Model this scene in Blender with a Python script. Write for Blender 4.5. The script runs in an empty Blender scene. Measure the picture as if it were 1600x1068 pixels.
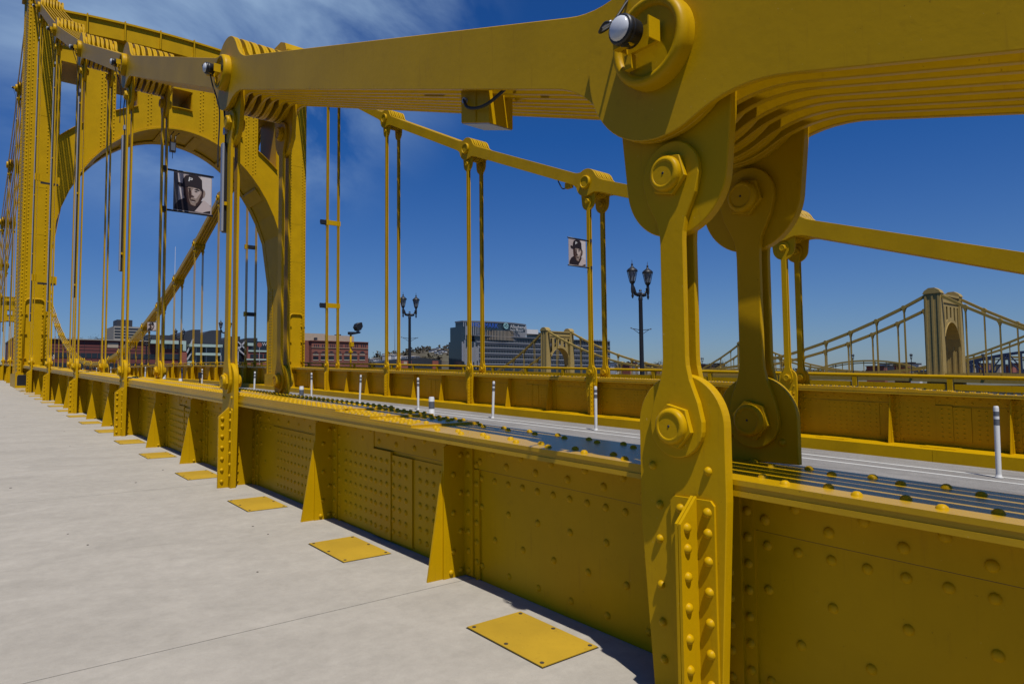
import bpy, math, random
from mathutils import Vector, Matrix
random.seed(7)
scene = bpy.context.scene
COL = scene.collection
PI = math.pi

# ---------------------------------------------------------------- camera
F_PX, YAW, PITCH, ROLL = 1064.68, .6898, .0591, -.0096
fw = Vector((math.sin(YAW)*math.cos(PITCH), math.cos(YAW)*math.cos(PITCH), math.sin(PITCH)))
rt = Vector((math.cos(YAW), -math.sin(YAW), 0)); up = rt.cross(fw)
r2 = rt*math.cos(ROLL) + up*math.sin(ROLL); u2 = -rt*math.sin(ROLL) + up*math.cos(ROLL)
cd = bpy.data.cameras.new('camera'); cam = bpy.data.objects.new('camera', cd); COL.objects.link(cam)
cd.lens = 36*F_PX/1600; cd.sensor_width = 36; cd.clip_start = .05; cd.clip_end = 20000
cam.matrix_world = Matrix(((r2.x, u2.x, -fw.x, 0), (r2.y, u2.y, -fw.y, 0), (r2.z, u2.z, -fw.z, 0), (0, 0, 0, 1)))
scene.camera = cam

# ---------------------------------------------------------------- sky, sun, exposure
SUN = Vector((-.168, -.457, 1)).normalized()           # towards the sun
el = math.asin(SUN.z); az = math.atan2(SUN.x, SUN.y)
w = bpy.data.worlds.new('World'); scene.world = w; w.use_nodes = True
nt = w.node_tree; N = nt.nodes; L = nt.links
bg = N['Background']
sky = N.new('ShaderNodeTexSky'); sky.sky_type = 'NISHITA'; sky.sun_disc = False
sky.sun_elevation = el; sky.sun_rotation = az
sky.air_density = 1.0; sky.dust_density = .55; sky.ozone_density = 4.0; sky.altitude = 250
tc = N.new('ShaderNodeTexCoord')
mp = N.new('ShaderNodeMapping'); mp.inputs['Rotation'].default_value = (0, 0, .55); mp.inputs['Scale'].default_value = (1.1, 5.2, 3.0)
nz = N.new('ShaderNodeTexNoise'); nz.inputs['Scale'].default_value = 1.7; nz.inputs['Detail'].default_value = 9; nz.inputs['Roughness'].default_value = .56; nz.inputs['Distortion'].default_value = .5
rp = N.new('ShaderNodeValToRGB'); rp.color_ramp.elements[0].position = .40; rp.color_ramp.elements[1].position = .74
cdir = (fw + r2*(-480)/F_PX + u2*(640)/F_PX).normalized()
dt = N.new('ShaderNodeVectorMath'); dt.operation = 'DOT_PRODUCT'; dt.inputs[1].default_value = cdir
nrm = N.new('ShaderNodeVectorMath'); nrm.operation = 'NORMALIZE'
mr = N.new('ShaderNodeMapRange'); mr.inputs['From Min'].default_value = .92; mr.inputs['From Max'].default_value = .985; mr.inputs['To Max'].default_value = .9
mr.interpolation_type = 'SMOOTHSTEP'
mu = N.new('ShaderNodeMath'); mu.operation = 'MULTIPLY'
mx = N.new('ShaderNodeMix'); mx.data_type = 'RGBA'; mx.inputs['B'].default_value = (6.6, 9.4, 13.0, 1)
tint = N.new('ShaderNodeMix'); tint.data_type = 'RGBA'; tint.blend_type = 'MULTIPLY'; tint.inputs['Factor'].default_value = 1
sep = N.new('ShaderNodeSeparateXYZ'); er = N.new('ShaderNodeMapRange'); er.inputs['From Max'].default_value = .34
tm = N.new('ShaderNodeMix'); tm.data_type = 'RGBA'; tm.inputs['A'].default_value = (.86, 1.02, 1.34, 1); tm.inputs['B'].default_value = (.22, .74, 1.5, 1)
L.new(sep.outputs['Z'], er.inputs['Value']); L.new(er.outputs[0], tm.inputs['Factor']); L.new(tm.outputs['Result'], tint.inputs['B'])
L.new(tc.outputs['Generated'], mp.inputs['Vector']); L.new(mp.outputs[0], nz.inputs['Vector']); L.new(nz.outputs['Fac'], rp.inputs[0])
L.new(tc.outputs['Generated'], nrm.inputs[0]); L.new(nrm.outputs[0], sep.inputs[0]); L.new(nrm.outputs[0], dt.inputs[0]); L.new(dt.outputs['Value'], mr.inputs['Value'])
L.new(rp.outputs[0], mu.inputs[0]); L.new(mr.outputs[0], mu.inputs[1]); L.new(mu.outputs[0], mx.inputs['Factor'])
L.new(sky.outputs[0], tint.inputs['A']); L.new(tint.outputs['Result'], mx.inputs['A']); L.new(mx.outputs['Result'], bg.inputs['Color'])
bg.inputs['Strength'].default_value = .055
sl = bpy.data.lights.new('sun', 'SUN'); sl.energy = 5.0; sl.angle = math.radians(.53); sl.color = (1, .945, .85)
so = bpy.data.objects.new('sun', sl); COL.objects.link(so); so.rotation_euler = SUN.to_track_quat('Z', 'Y').to_euler()
scene.view_settings.view_transform = 'Standard'; scene.view_settings.look = 'None'; scene.view_settings.exposure = -.04; scene.view_settings.gamma = 1
scene.cycles.max_bounces = 6; scene.cycles.diffuse_bounces = 2; scene.cycles.sample_clamp_indirect = 4

# ---------------------------------------------------------------- bridge geometry laws (metres, eye at the origin)
S, Y0 = 6.25, 1.8618
def ys(n): return Y0 + n*S
def zfn(n):                                            # top flange of the girder at panel point n
    if n <= 6: return -.3986 + .2379*n - .0011*n*n
    m = n - 6
    if m <= 21: return .9892 + .2247*m - .0107*m*m
    return .9892 - .2247*(m-21)
def ZF(y): return zfn((y-Y0)/S)
PINZ = {-2: -.45, -1: -.16, 0: 1.4931, 1: 3.6385, 2: 6.0768, 3: 8.8435, 4: 11.9532, 5: 15.519, 6: 19.5}
def pinz(n):
    if n in PINZ: return PINZ[n]
    if n <= 27: return zfn(n) + .75 + .1606*(n-16.5)**2
    k = 33 - n
    return pinz_rel(k) + zfn(n)
def pinz_rel(k): return (PINZ.get(k, -.16) - zfn(k)) if k >= -2 else .2
SEP = 12.44                                            # near chain to far chain

# ---------------------------------------------------------------- materials
def new_mat(name):
    m = bpy.data.materials.new(name); m.use_nodes = True
    return m, m.node_tree.nodes, m.node_tree.links, m.node_tree.nodes['Principled BSDF']
def paint(name, c, rough=.4, var=.10, bump=.12, coat=.0, spec=.5, metal=0, dirt=.0, bscale=60, chips=0):
    c = tuple(.78*q for q in c)
    m, n, l, b = new_mat(name)
    t = n.new('ShaderNodeTexCoord')
    a = n.new('ShaderNodeTexNoise'); a.inputs['Scale'].default_value = 1.3; a.inputs['Detail'].default_value = 7; a.inputs['Roughness'].default_value = .62
    l.new(t.outputs['Object'], a.inputs['Vector'])
    r = n.new('ShaderNodeValToRGB'); r.color_ramp.elements[0].position = .3; r.color_ramp.elements[1].position = .72
    r.color_ramp.elements[0].color = (*[x*(1-var) for x in c], 1); r.color_ramp.elements[1].color = (*[min(1, x*(1+var*.6)) for x in c], 1)
    l.new(a.outputs['Fac'], r.inputs[0]); out = r.outputs[0]
    if dirt:
        d = n.new('ShaderNodeTexNoise'); d.inputs['Scale'].default_value = 9; d.inputs['Detail'].default_value = 10; d.inputs['Roughness'].default_value = .75
        l.new(t.outputs['Object'], d.inputs['Vector'])
        dr = n.new('ShaderNodeValToRGB'); dr.color_ramp.elements[0].position = .60; dr.color_ramp.elements[1].position = .74
        l.new(d.outputs['Fac'], dr.inputs[0])
        mm = n.new('ShaderNodeMath'); mm.operation = 'MULTIPLY'; mm.inputs[1].default_value = dirt; l.new(dr.outputs[0], mm.inputs[0])
        x = n.new('ShaderNodeMix'); x.data_type = 'RGBA'; x.inputs['B'].default_value = (c[0]*.45, c[1]*.42, c[2]*.5+.004, 1)
        l.new(mm.outputs[0], x.inputs['Factor']); l.new(out, x.inputs['A']); out = x.outputs['Result']
    if chips:
        # small paint chips and rust-brown specks, plus faint run-off streaks down the steel
        for sc, lo, hi, col, amt, stretch in ((46, .705, .735, (c[0]*.32, c[1]*.26, .004), chips, (1, 1, 1)), (5, .60, .80, (c[0]*.62, c[1]*.52, .006), .42, (6, 6, .5)), (70, .72, .74, (min(1, c[0]*1.35), min(1, c[1]*1.7), .16), .6, (1, 1, 1))):
            mp = n.new('ShaderNodeMapping'); mp.inputs['Scale'].default_value = stretch; l.new(t.outputs['Object'], mp.inputs['Vector'])
            d = n.new('ShaderNodeTexNoise'); d.inputs['Scale'].default_value = sc; d.inputs['Detail'].default_value = 4; d.inputs['Roughness'].default_value = .6; l.new(mp.outputs[0], d.inputs['Vector'])
            dr = n.new('ShaderNodeValToRGB'); dr.color_ramp.elements[0].position = lo; dr.color_ramp.elements[1].position = hi; l.new(d.outputs['Fac'], dr.inputs[0])
            mm = n.new('ShaderNodeMath'); mm.operation = 'MULTIPLY'; mm.inputs[1].default_value = amt; l.new(dr.outputs[0], mm.inputs[0])
            x = n.new('ShaderNodeMix'); x.data_type = 'RGBA'; x.inputs['B'].default_value = (*col, 1)
            l.new(mm.outputs[0], x.inputs['Factor']); l.new(out, x.inputs['A']); out = x.outputs['Result']
    l.new(out, b.inputs['Base Color'])
    b.inputs['Roughness'].default_value = rough; b.inputs['Coat Weight'].default_value = coat; b.inputs['Coat Roughness'].default_value = .2
    b.inputs['Specular IOR Level'].default_value = spec; b.inputs['Metallic'].default_value = metal
    if bump:
        g = n.new('ShaderNodeTexNoise'); g.inputs['Scale'].default_value = bscale; g.inputs['Detail'].default_value = 5
        l.new(t.outputs['Object'], g.inputs['Vector'])
        bp = n.new('ShaderNodeBump'); bp.inputs['Strength'].default_value = bump; bp.inputs['Distance'].default_value = .006
        l.new(g.outputs['Fac'], bp.inputs['Height']); l.new(bp.outputs[0], b.inputs['Normal'])
    return m
YEL = (.59, .344, .0015)
M = {}
M['yellow'] = paint('golden_yellow_bridge_paint', YEL, .42, .13, .13, spec=.10, dirt=.32, bscale=32, chips=.55)
M['satin'] = paint('golden_yellow_satin_coat', YEL, .36, .13, .16, spec=.16, dirt=.32, bscale=24, chips=.6)
M['gloss'] = paint('golden_yellow_gloss_coat', YEL, .27, .13, .10, spec=.42, dirt=.25, bscale=24, chips=.55)
M['yellow_far'] = paint('golden_yellow_paint_far', (.68, .43, .012), .42, .08, 0, spec=.4, dirt=.0)
M['pale'] = paint('hazed_faded_yellow_paint', (.38, .265, .06), .6, .12, 0, spec=.3)  # faded yellow of the far bridges, distance haze mixed into the colour
M['pale2'] = paint('pale_tower_paint', (.40, .29, .10), .6, .12, 0, spec=.3)  # far tower yellow, paled in its colour for the same haze
M['navy'] = paint('dark_blue_truss_paint', (.03, .045, .10), .6, .1, 0)
M['black'] = paint('black_metal', (.012, .012, .014), .45, .1, .05)
M['ironblack'] = paint('black_lamp_iron', (.010, .012, .018), .5, .2, .1)
M['rubber'] = paint('black_rubber_cable', (.01, .01, .01), .6, .1, 0)
M['dome'] = paint('white_dome_plastic', (.72, .74, .78), .18, .03, 0, spec=.6)
M['alu'] = paint('brushed_aluminium', (.42, .44, .50), .4, .06, 0, metal=.35)
M['white'] = paint('white_plastic', (.74, .74, .72), .5, .06, 0, dirt=.3)
M['greyband'] = paint('grey_reflective_band', (.12, .13, .15), .4, .06, 0)
M['linewhite'] = paint('white_road_paint', (.66, .66, .63), .7, .12, 0, dirt=.35)
M['whiteroof'] = paint('white_roof_membrane', (.62, .62, .62), .8, .1, 0)
M['glasslamp'] = paint('frosted_lamp_glass', (.20, .23, .28), .2, .05, 0, spec=.6)
M['steelbolt'] = paint('dark_steel_screw', (.10, .085, .07), .5, .2, 0, metal=.4)

def concrete(name, c1, c2, speck=.5, streak=(1, .25, 1), grain=.12, gs=260):
    c1 = tuple(.80*q for q in c1); c2 = tuple(.80*q for q in c2)
    m, n, l, b = new_mat(name)
    t = n.new('ShaderNodeTexCoord'); mp = n.new('ShaderNodeMapping'); mp.inputs['Scale'].default_value = streak
    l.new(t.outputs['Object'], mp.inputs['Vector'])
    a = n.new('ShaderNodeTexNoise'); a.inputs['Scale'].default_value = 1.5; a.inputs['Detail'].default_value = 12; a.inputs['Roughness'].default_value = .66; a.inputs['Distortion'].default_value = .6
    l.new(mp.outputs[0], a.inputs['Vector'])
    r = n.new('ShaderNodeValToRGB'); r.color_ramp.elements[0].position = .30; r.color_ramp.elements[1].position = .68
    r.color_ramp.elements[0].color = (*c1, 1); r.color_ramp.elements[1].color = (*c2, 1); l.new(a.outputs['Fac'], r.inputs[0])
    # small dark marks and fine grain
    v = n.new('ShaderNodeTexNoise'); v.inputs['Scale'].default_value = 5.5; v.inputs['Detail'].default_value = 14; v.inputs['Roughness'].default_value = .82
    l.new(t.outputs['Object'], v.inputs['Vector'])
    vr = n.new('ShaderNodeValToRGB'); vr.color_ramp.elements[0].position = .63; vr.color_ramp.elements[1].position = .76; l.new(v.outputs['Fac'], vr.inputs[0])
    mm = n.new('ShaderNodeMath'); mm.operation = 'MULTIPLY'; mm.inputs[1].default_value = speck; l.new(vr.outputs[0], mm.inputs[0])
    x = n.new('ShaderNodeMix'); x.data_type = 'RGBA'; x.inputs['B'].default_value = (c1[0]*.45, c1[1]*.44, c1[2]*.42, 1)
    l.new(mm.outputs[0], x.inputs['Factor']); l.new(r.outputs[0], x.inputs['A'])
    g = n.new('ShaderNodeTexNoise'); g.inputs['Scale'].default_value = gs; g.inputs['Detail'].default_value = 3; l.new(t.outputs['Object'], g.inputs['Vector'])
    gr = n.new('ShaderNodeMapRange'); gr.inputs['From Min'].default_value = .3; gr.inputs['From Max'].default_value = .7; gr.inputs['To Min'].default_value = 1-grain; gr.inputs['To Max'].default_value = 1+grain
    l.new(g.outputs['Fac'], gr.inputs['Value'])
    g2 = n.new('ShaderNodeTexNoise'); g2.inputs['Scale'].default_value = 9; g2.inputs['Detail'].default_value = 12; g2.inputs['Roughness'].default_value = .78; l.new(t.outputs['Object'], g2.inputs['Vector'])
    gr2 = n.new('ShaderNodeMapRange'); gr2.inputs['From Min'].default_value = .3; gr2.inputs['From Max'].default_value = .7; gr2.inputs['To Min'].default_value = .87; gr2.inputs['To Max'].default_value = 1.10
    l.new(g2.outputs['Fac'], gr2.inputs['Value'])
    x0 = x; x = n.new('ShaderNodeVectorMath'); x.operation = 'SCALE'; l.new(x0.outputs['Result'], x.inputs[0]); l.new(gr2.outputs[0], x.inputs['Scale'])
    y = n.new('ShaderNodeVectorMath'); y.operation = 'SCALE'; l.new(x.outputs[0], y.inputs[0]); l.new(gr.outputs[0], y.inputs['Scale'])
    l.new(y.outputs[0], b.inputs['Base Color']); b.inputs['Roughness'].default_value = .85; b.inputs['Specular IOR Level'].default_value = .25
    bp = n.new('ShaderNodeBump'); bp.inputs['Strength'].default_value = .10; bp.inputs['Distance'].default_value = .003
    l.new(a.outputs['Fac'], bp.inputs['Height']); l.new(bp.outputs[0], b.inputs['Normal'])
    return m
M['walk'] = concrete('sidewalk_concrete', (.37, .342, .294), (.45, .416, .360), .5, (.8, 1.5, 1), .07)
M['road'] = concrete('worn_road_concrete', (.20, .19, .18), (.31, .30, .285), .45, (1.6, .5, 1), .22, 55)
M['ground'] = concrete('bank_ground', (.10, .10, .07), (.17, .16, .12), .4, (1, 1, 1), .1)
M['tan'] = concrete('tan_stucco', (.40, .33, .25), (.48, .40, .31), .1)
M['greyconc'] = concrete('grey_office_concrete', (.30, .28, .25), (.38, .35, .31), .1)
M['darkroof'] = paint('dark_slate_roof', (.030, .036, .050), .6, .2, 0)
M['teal'] = paint('pale_green_panel', (.42, .55, .50), .5, .1, 0)
M['redpanel'] = paint('dark_red_facade_panel', (.15, .035, .030), .7, .15, 0)
M['glass'] = paint('dark_window_glass', (.012, .016, .026), .12, .3, 0, spec=.7)
M['blueglass'] = paint('blue_grey_curtain_glass', (.02, .035, .052), .12, .3, 0, spec=.8)
M['fin'] = paint('pale_metal_fin', (.45, .46, .50), .5, .1, 0)
M['mullion'] = paint('grey_mullion', (.16, .17, .20), .5, .1, 0)
def brick(name, c):
    m, n, l, b = new_mat(name)
    t = n.new('ShaderNodeTexCoord'); mp = n.new('ShaderNodeMapping'); mp.inputs['Rotation'].default_value = (PI/2, 0, 0); mp.inputs['Scale'].default_value = (1.2, 1.2, 1.2)
    k = n.new('ShaderNodeTexBrick'); k.inputs['Scale'].default_value = 1.0
    k.inputs['Color1'].default_value = (*c, 1); k.inputs['Color2'].default_value = (c[0]*.75, c[1]*.7, c[2]*.7, 1); k.inputs['Mortar'].default_value = (c[0]*.9, c[1]*1.4, c[2]*1.4, 1)
    l.new(t.outputs['Object'], mp.inputs['Vector']); l.new(mp.outputs[0], k.inputs['Vector']); l.new(k.outputs[0], b.inputs['Base Color'])
    b.inputs['Roughness'].default_value = .9
    return m
M['brick'] = brick('red_brick', (.20, .062, .045))
M['redbrick2'] = brick('bright_red_brick', (.26, .07, .05))
def foliage(name, c1, c2):
    m, n, l, b = new_mat(name)
    a = n.new('ShaderNodeTexNoise'); a.inputs['Scale'].default_value = .045; a.inputs['Detail'].default_value = 8
    t = n.new('ShaderNodeTexCoord'); l.new(t.outputs['Object'], a.inputs['Vector'])
    r = n.new('ShaderNodeValToRGB'); r.color_ramp.elements[0].position = .38; r.color_ramp.elements[1].position = .62
    r.color_ramp.elements[0].color = (*c1, 1); r.color_ramp.elements[1].color = (*c2, 1); l.new(a.outputs['Fac'], r.inputs[0]); l.new(r.outputs[0], b.inputs['Base Color'])
    b.inputs['Roughness'].default_value = .9; b.inputs['Specular IOR Level'].default_value = .1
    return m
M['leaf'] = foliage('bare_spring_woodland', (.045, .036, .030), (.075, .068, .045))
M['hill'] = foliage('hillside_scrub', (.06, .05, .04), (.09, .085, .06))
def water():
    m, n, l, b = new_mat('river_water')
    b.inputs['Base Color'].default_value = (.02, .028, .02, 1); b.inputs['Specular IOR Level'].default_value = .25; b.inputs['Roughness'].default_value = .12
    a = n.new('ShaderNodeTexNoise'); a.inputs['Scale'].default_value = .8; a.inputs['Detail'].default_value = 6
    t = n.new('ShaderNodeTexCoord'); l.new(t.outputs['Object'], a.inputs['Vector'])
    bp = n.new('ShaderNodeBump'); bp.inputs['Strength'].default_value = .4; bp.inputs['Distance'].default_value = .3
    l.new(a.outputs['Fac'], bp.inputs['Height']); l.new(bp.outputs[0], b.inputs['Normal'])
    return m
M['water'] = water()
def flat(name, c, rough=.6):
    return paint(name, c, rough, .04, 0, spec=.3)

# ---------------------------------------------------------------- mesh builder
def inset(poly, c):
    n = len(poly); out = []
    for i in range(n):
        a, b, d = poly[i-1], poly[i], poly[(i+1) % n]
        e1 = (b[0]-a[0], b[1]-a[1]); e2 = (d[0]-b[0], d[1]-b[1])
        l1 = math.hypot(*e1) or 1; l2 = math.hypot(*e2) or 1
        nx = -(e1[1]/l1 + e2[1]/l2); ny = (e1[0]/l1 + e2[0]/l2); q = math.hypot(nx, ny) or 1
        out.append((b[0]+nx/q*c, b[1]+ny/q*c))
    return out
def area(p): return .5*sum(p[i-1][0]*p[i][1]-p[i][0]*p[i-1][1] for i in range(len(p)))
DOME = {}
def dome_tpl(seg, rings, hr):
    k = (seg, rings, hr)
    if k not in DOME:
        v = []; f = []
        for j in range(rings):
            a = (PI/2)*j/rings
            for i in range(seg): t = 2*PI*i/seg; v.append((math.cos(a)*math.cos(t), math.cos(a)*math.sin(t), math.sin(a)*hr))
        v.append((0, 0, hr))
        for j in range(rings-1):
            for i in range(seg): f.append((j*seg+i, j*seg+(i+1) % seg, (j+1)*seg+(i+1) % seg, (j+1)*seg+i))
        for i in range(seg): f.append(((rings-1)*seg+i, (rings-1)*seg+(i+1) % seg, rings*seg))
        DOME[k] = (v, f)
    return DOME[k]
AX = {'-x': (lambda a, b, c: (-c, b, a)), '+x': (lambda a, b, c: (c, a, b)), '-y': (lambda a, b, c: (a, -c, b)), '+z': (lambda a, b, c: (a, b, c))}
class MB:
    def __init__(s): s.v = []; s.f = []; s.s = []; s.m = []; s.mats = []
    def mi(s, mat):
        if mat not in s.mats: s.mats.append(mat)
        return s.mats.index(mat)
    def add(s, vs, fs, mat, smooth=False):
        o = len(s.v); s.v += vs; k = s.mi(mat)
        s.f += [tuple(i+o for i in f) for f in fs]; s.s += [smooth]*len(fs); s.m += [k]*len(fs)
    def box(s, x0, x1, y0, y1, z0, z1, mat='yellow', zf=None):
        if x0 > x1: x0, x1 = x1, x0
        if y0 > y1: y0, y1 = y1, y0
        vs = [(x, y, z) for x in (x0, x1) for y in (y0, y1) for z in (z0, z1)]
        if zf: vs = [(x, y, z+zf(y)) for x, y, z in vs]
        s.add(vs, [(0, 1, 3, 2), (4, 6, 7, 5), (0, 4, 5, 1), (2, 3, 7, 6), (0, 2, 6, 4), (1, 5, 7, 3)], mat)
    def prism(s, poly, axis, a, b, mat='yellow', c=0.0, fn=None, smooth=False):
        """extrude a 2D outline along an axis; axis x -> (a,p0,p1), y -> (p0,a,p1), z -> (p0,p1,a)"""
        if area(poly) < 0: poly = poly[::-1]
        n = len(poly)
        if c: rings = [(a, inset(poly, c)), (a+c, poly), (b-c, poly), (b, inset(poly, c))]
        else: rings = [(a, poly), (b, poly)]
        vs = []
        for t, pl in rings:
            for p in pl: vs.append((t, p[0], p[1]) if axis == 'x' else (p[0], t, p[1]) if axis == 'y' else (p[0], p[1], t))
        if fn: vs = [fn(v) for v in vs]
        fs = []
        for k in range(len(rings)-1):
            for i in range(n):
                j = (i+1) % n; q = (k*n+i, k*n+j, (k+1)*n+j, (k+1)*n+i)
                fs.append(q if axis != 'y' else q[::-1])
        c0 = tuple(range(n-1, -1, -1)); c1 = tuple(range((len(rings)-1)*n, len(rings)*n))
        fs += [c0, c1] if axis != 'y' else [c0[::-1], c1[::-1]]
        s.add(vs, fs, mat, smooth)
    def rivet(s, p, ax, r=.020, seg=8, rings=3, hr=.72, mat='yellow'):
        v, f = dome_tpl(seg, rings, hr); g = AX[ax]
        s.add([tuple(p[i]+r*q for i, q in enumerate(g(*u))) for u in v], f, mat, True)
    def lathe(s, prof, o, ax, seg=24, mat='yellow', smooth=True, rot=0):
        """prof: list of (radius, height) along ax from origin o"""
        g = AX[ax]; vs = []; fs = []
        for r, h in prof:
            for i in range(seg):
                t = 2*PI*i/seg+rot; q = g(r*math.cos(t), r*math.sin(t), h); vs.append((o[0]+q[0], o[1]+q[1], o[2]+q[2]))
        for k in range(len(prof)-1):
            for i in range(seg): fs.append((k*seg+i, k*seg+(i+1) % seg, (k+1)*seg+(i+1) % seg, (k+1)*seg+i))
        s.add(vs, fs, mat, smooth)
        s.add(vs[:seg], [tuple(range(seg))[::-1]], mat, False); s.add(vs[-seg:], [tuple(range(seg))], mat, False)
    def tube(s, pts, r, mat='yellow', seg=8, taper=None):
        pts = [Vector(p) for p in pts]; vs = []; fs = []
        if mat == 'rubber' and len(pts) > 2:                 # cables: smooth the curve through the points
            q = [pts[0]] + pts + [pts[-1]]; out = []
            for i in range(1, len(q)-2):
                for k in range(5):
                    t = k/5; a, b_, c, d_ = q[i-1], q[i], q[i+1], q[i+2]
                    out.append(.5*((2*b_)+(c-a)*t+(2*a-5*b_+4*c-d_)*t*t+(3*b_-a-3*c+d_)*t**3))
            pts = out + [pts[-1]]
        for i, p in enumerate(pts):
            d = (pts[min(i+1, len(pts)-1)] - pts[max(i-1, 0)]).normalized()
            a = d.cross(Vector((0, 0, 1)) if abs(d.z) < .9 else Vector((1, 0, 0))).normalized(); b = d.cross(a)
            rr = taper[i] if taper else r
            for k in range(seg): t = 2*PI*k/seg; vs.append(tuple(p + a*rr*math.cos(t) + b*rr*math.sin(t)))
        for i in range(len(pts)-1):
            for k in range(seg): fs.append((i*seg+k, (i+1)*seg+k, (i+1)*seg+(k+1) % seg, i*seg+(k+1) % seg))
        fs.append(tuple(range(seg))); fs.append(tuple(range((len(pts)-1)*seg, len(pts)*seg))[::-1])
        s.add(vs, fs, mat, True)
    def beam(s, p, q, wx, wz, mat='yellow'):
        """rectangular bar from p to q; wx horizontal width, wz the other"""
        p = Vector(p); q = Vector(q); d = (q-p).normalized()
        a = d.cross(Vector((0, 0, 1)) if abs(d.z) < .98 else Vector((0, 1, 0))).normalized()*wx/2; b = d.cross(a).normalized()*wz/2
        vs = [tuple(e+sa*a+sb*b) for e in (p, q) for sa, sb in ((-1, -1), (1, -1), (1, 1), (-1, 1))]
        s.add(vs, [(0, 1, 2, 3), (7, 6, 5, 4), (0, 4, 5, 1), (1, 5, 6, 2), (2, 6, 7, 3), (3, 7, 4, 0)], mat)
    def build(s, name, parent=None, label=None, cat=None, group=None, kind=None, off=None):
        me = bpy.data.meshes.new(name); me.from_pydata(s.v, [], s.f)
        for k in s.mats: me.materials.append(M[k])
        me.polygons.foreach_set('material_index', s.m); me.polygons.foreach_set('use_smooth', s.s)
        me.update()
        o = bpy.data.objects.new(name, me); COL.objects.link(o)
        if parent is not None: o.parent = parent
        tag(o, label, cat, group, kind)
        if off: o.location = off
        return o
def tag(o, label=None, cat=None, group=None, kind=None):
    if label: o['label'] = label
    if cat: o['category'] = cat
    if group: o['group'] = group
    if kind: o['kind'] = kind
def empty(name, loc=(0, 0, 0), label=None, cat=None, group=None):
    o = bpy.data.objects.new(name, None); o.location = loc; o.empty_display_size = .2; COL.objects.link(o); tag(o, label, cat, group); return o
def circ(cx, cy, r, n=24, a0=0, a1=2*PI, end=False):
    k = n if end else n
    return [(cx+r*math.cos(a0+(a1-a0)*i/(n-1 if end else n)), cy+r*math.sin(a0+(a1-a0)*i/(n-1 if end else n))) for i in range(n)]

# ================================================================ SETTING
def strip(name, x0, x1, rel, n0, n1, mat, thick=.25, step=.5, x_of=None, **kw):
    b = MB(); n = n0
    while n < n1 - 1e-6:
        m = min(n+step, n1)
        b.box(x0, x1, ys(n), ys(m), rel-thick, rel, mat, ZF); n = m
    return b.build(name, **kw)
WALK = -.98
# sidewalk slabs with real joints
b = MB(); n = -3.05
jts = []
y = ys(.305)
j = y
while j > -18: j -= 4.57
edges = []
while j < 185: edges.append(j); j += 4.57
for a, c in zip(edges[:-1], edges[1:]):
    k = 3
    for i in range(k):
        ya = a + (c-a)*i/k + (.004 if i == 0 else 0); yb = a + (c-a)*(i+1)/k - (.004 if i == k-1 else 0)
        b.box(-.95, 2.765, ya, yb, WALK-.25, WALK, 'walk', ZF)
b.build('sidewalk', kind='structure', label='pale concrete sidewalk with thin joints beside the yellow girder')
b = MB()
for a, c in zip(edges[:-1], edges[1:]): b.box(-.949, 2.76, c-.02, c+.02, WALK-.30, WALK-.012, 'ground', ZF)
b.build('pavement_joint', kind='structure', label='dark joint filler in the concrete sidewalk')
strip('roadway', 2.80, 14.41, -1.30, -3, 30, 'road', .4, kind='structure', label='worn grey concrete roadway between the two girders')
strip('far_sidewalk', 15.22, 17.62, WALK, -3, 30, 'walk', .3, kind='structure', label='narrow concrete sidewalk behind the far girder')
for x in (13.40, 12.83):
    strip('road_marking', x-.05, x+.05, -1.296, -3, 30, 'linewhite', .002, kind='structure')
strip('road_marking', 8.6, 8.72, -1.296, -3, 30, 'linewhite', .002, kind='structure')
# bolt ends and tar marks in the pavement
b = MB()
for i in range(30):
    x = random.uniform(-.5, 2.2); yy = random.uniform(1.2, 26) if i > 10 else random.uniform(2, 9)
    r = random.uniform(.006, .014)
    b.prism([(x+r*math.cos(t)*random.uniform(.6, 1.3), yy+r*math.sin(t)*random.uniform(.6, 1.3)) for t in [2*PI*k/7 for k in range(7)]], 'z', WALK+.001, WALK+.003, 'steelbolt', fn=lambda v: (v[0], v[1], v[2]+ZF(v[1])))
b.build('pavement_stains', kind='stuff', label='small dark spots and bolt heads scattered over the sidewalk', cat='stains')

# ================================================================ THE BRIDGE
bridge = empty('suspension_bridge', (2.78, 0, -1.4), 'golden yellow steel suspension bridge with eyebar chains, riveted girders and arched tower, in the foreground', 'bridge')
OFF = (-2.78, 0, 1.4)
def bpart(mb, name, parent=None, label=None, kind=None):
    if parent is None: return mb.build(name, bridge, label, kind=kind, off=OFF)
    return mb.build(name, parent, label, kind=kind)

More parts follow.
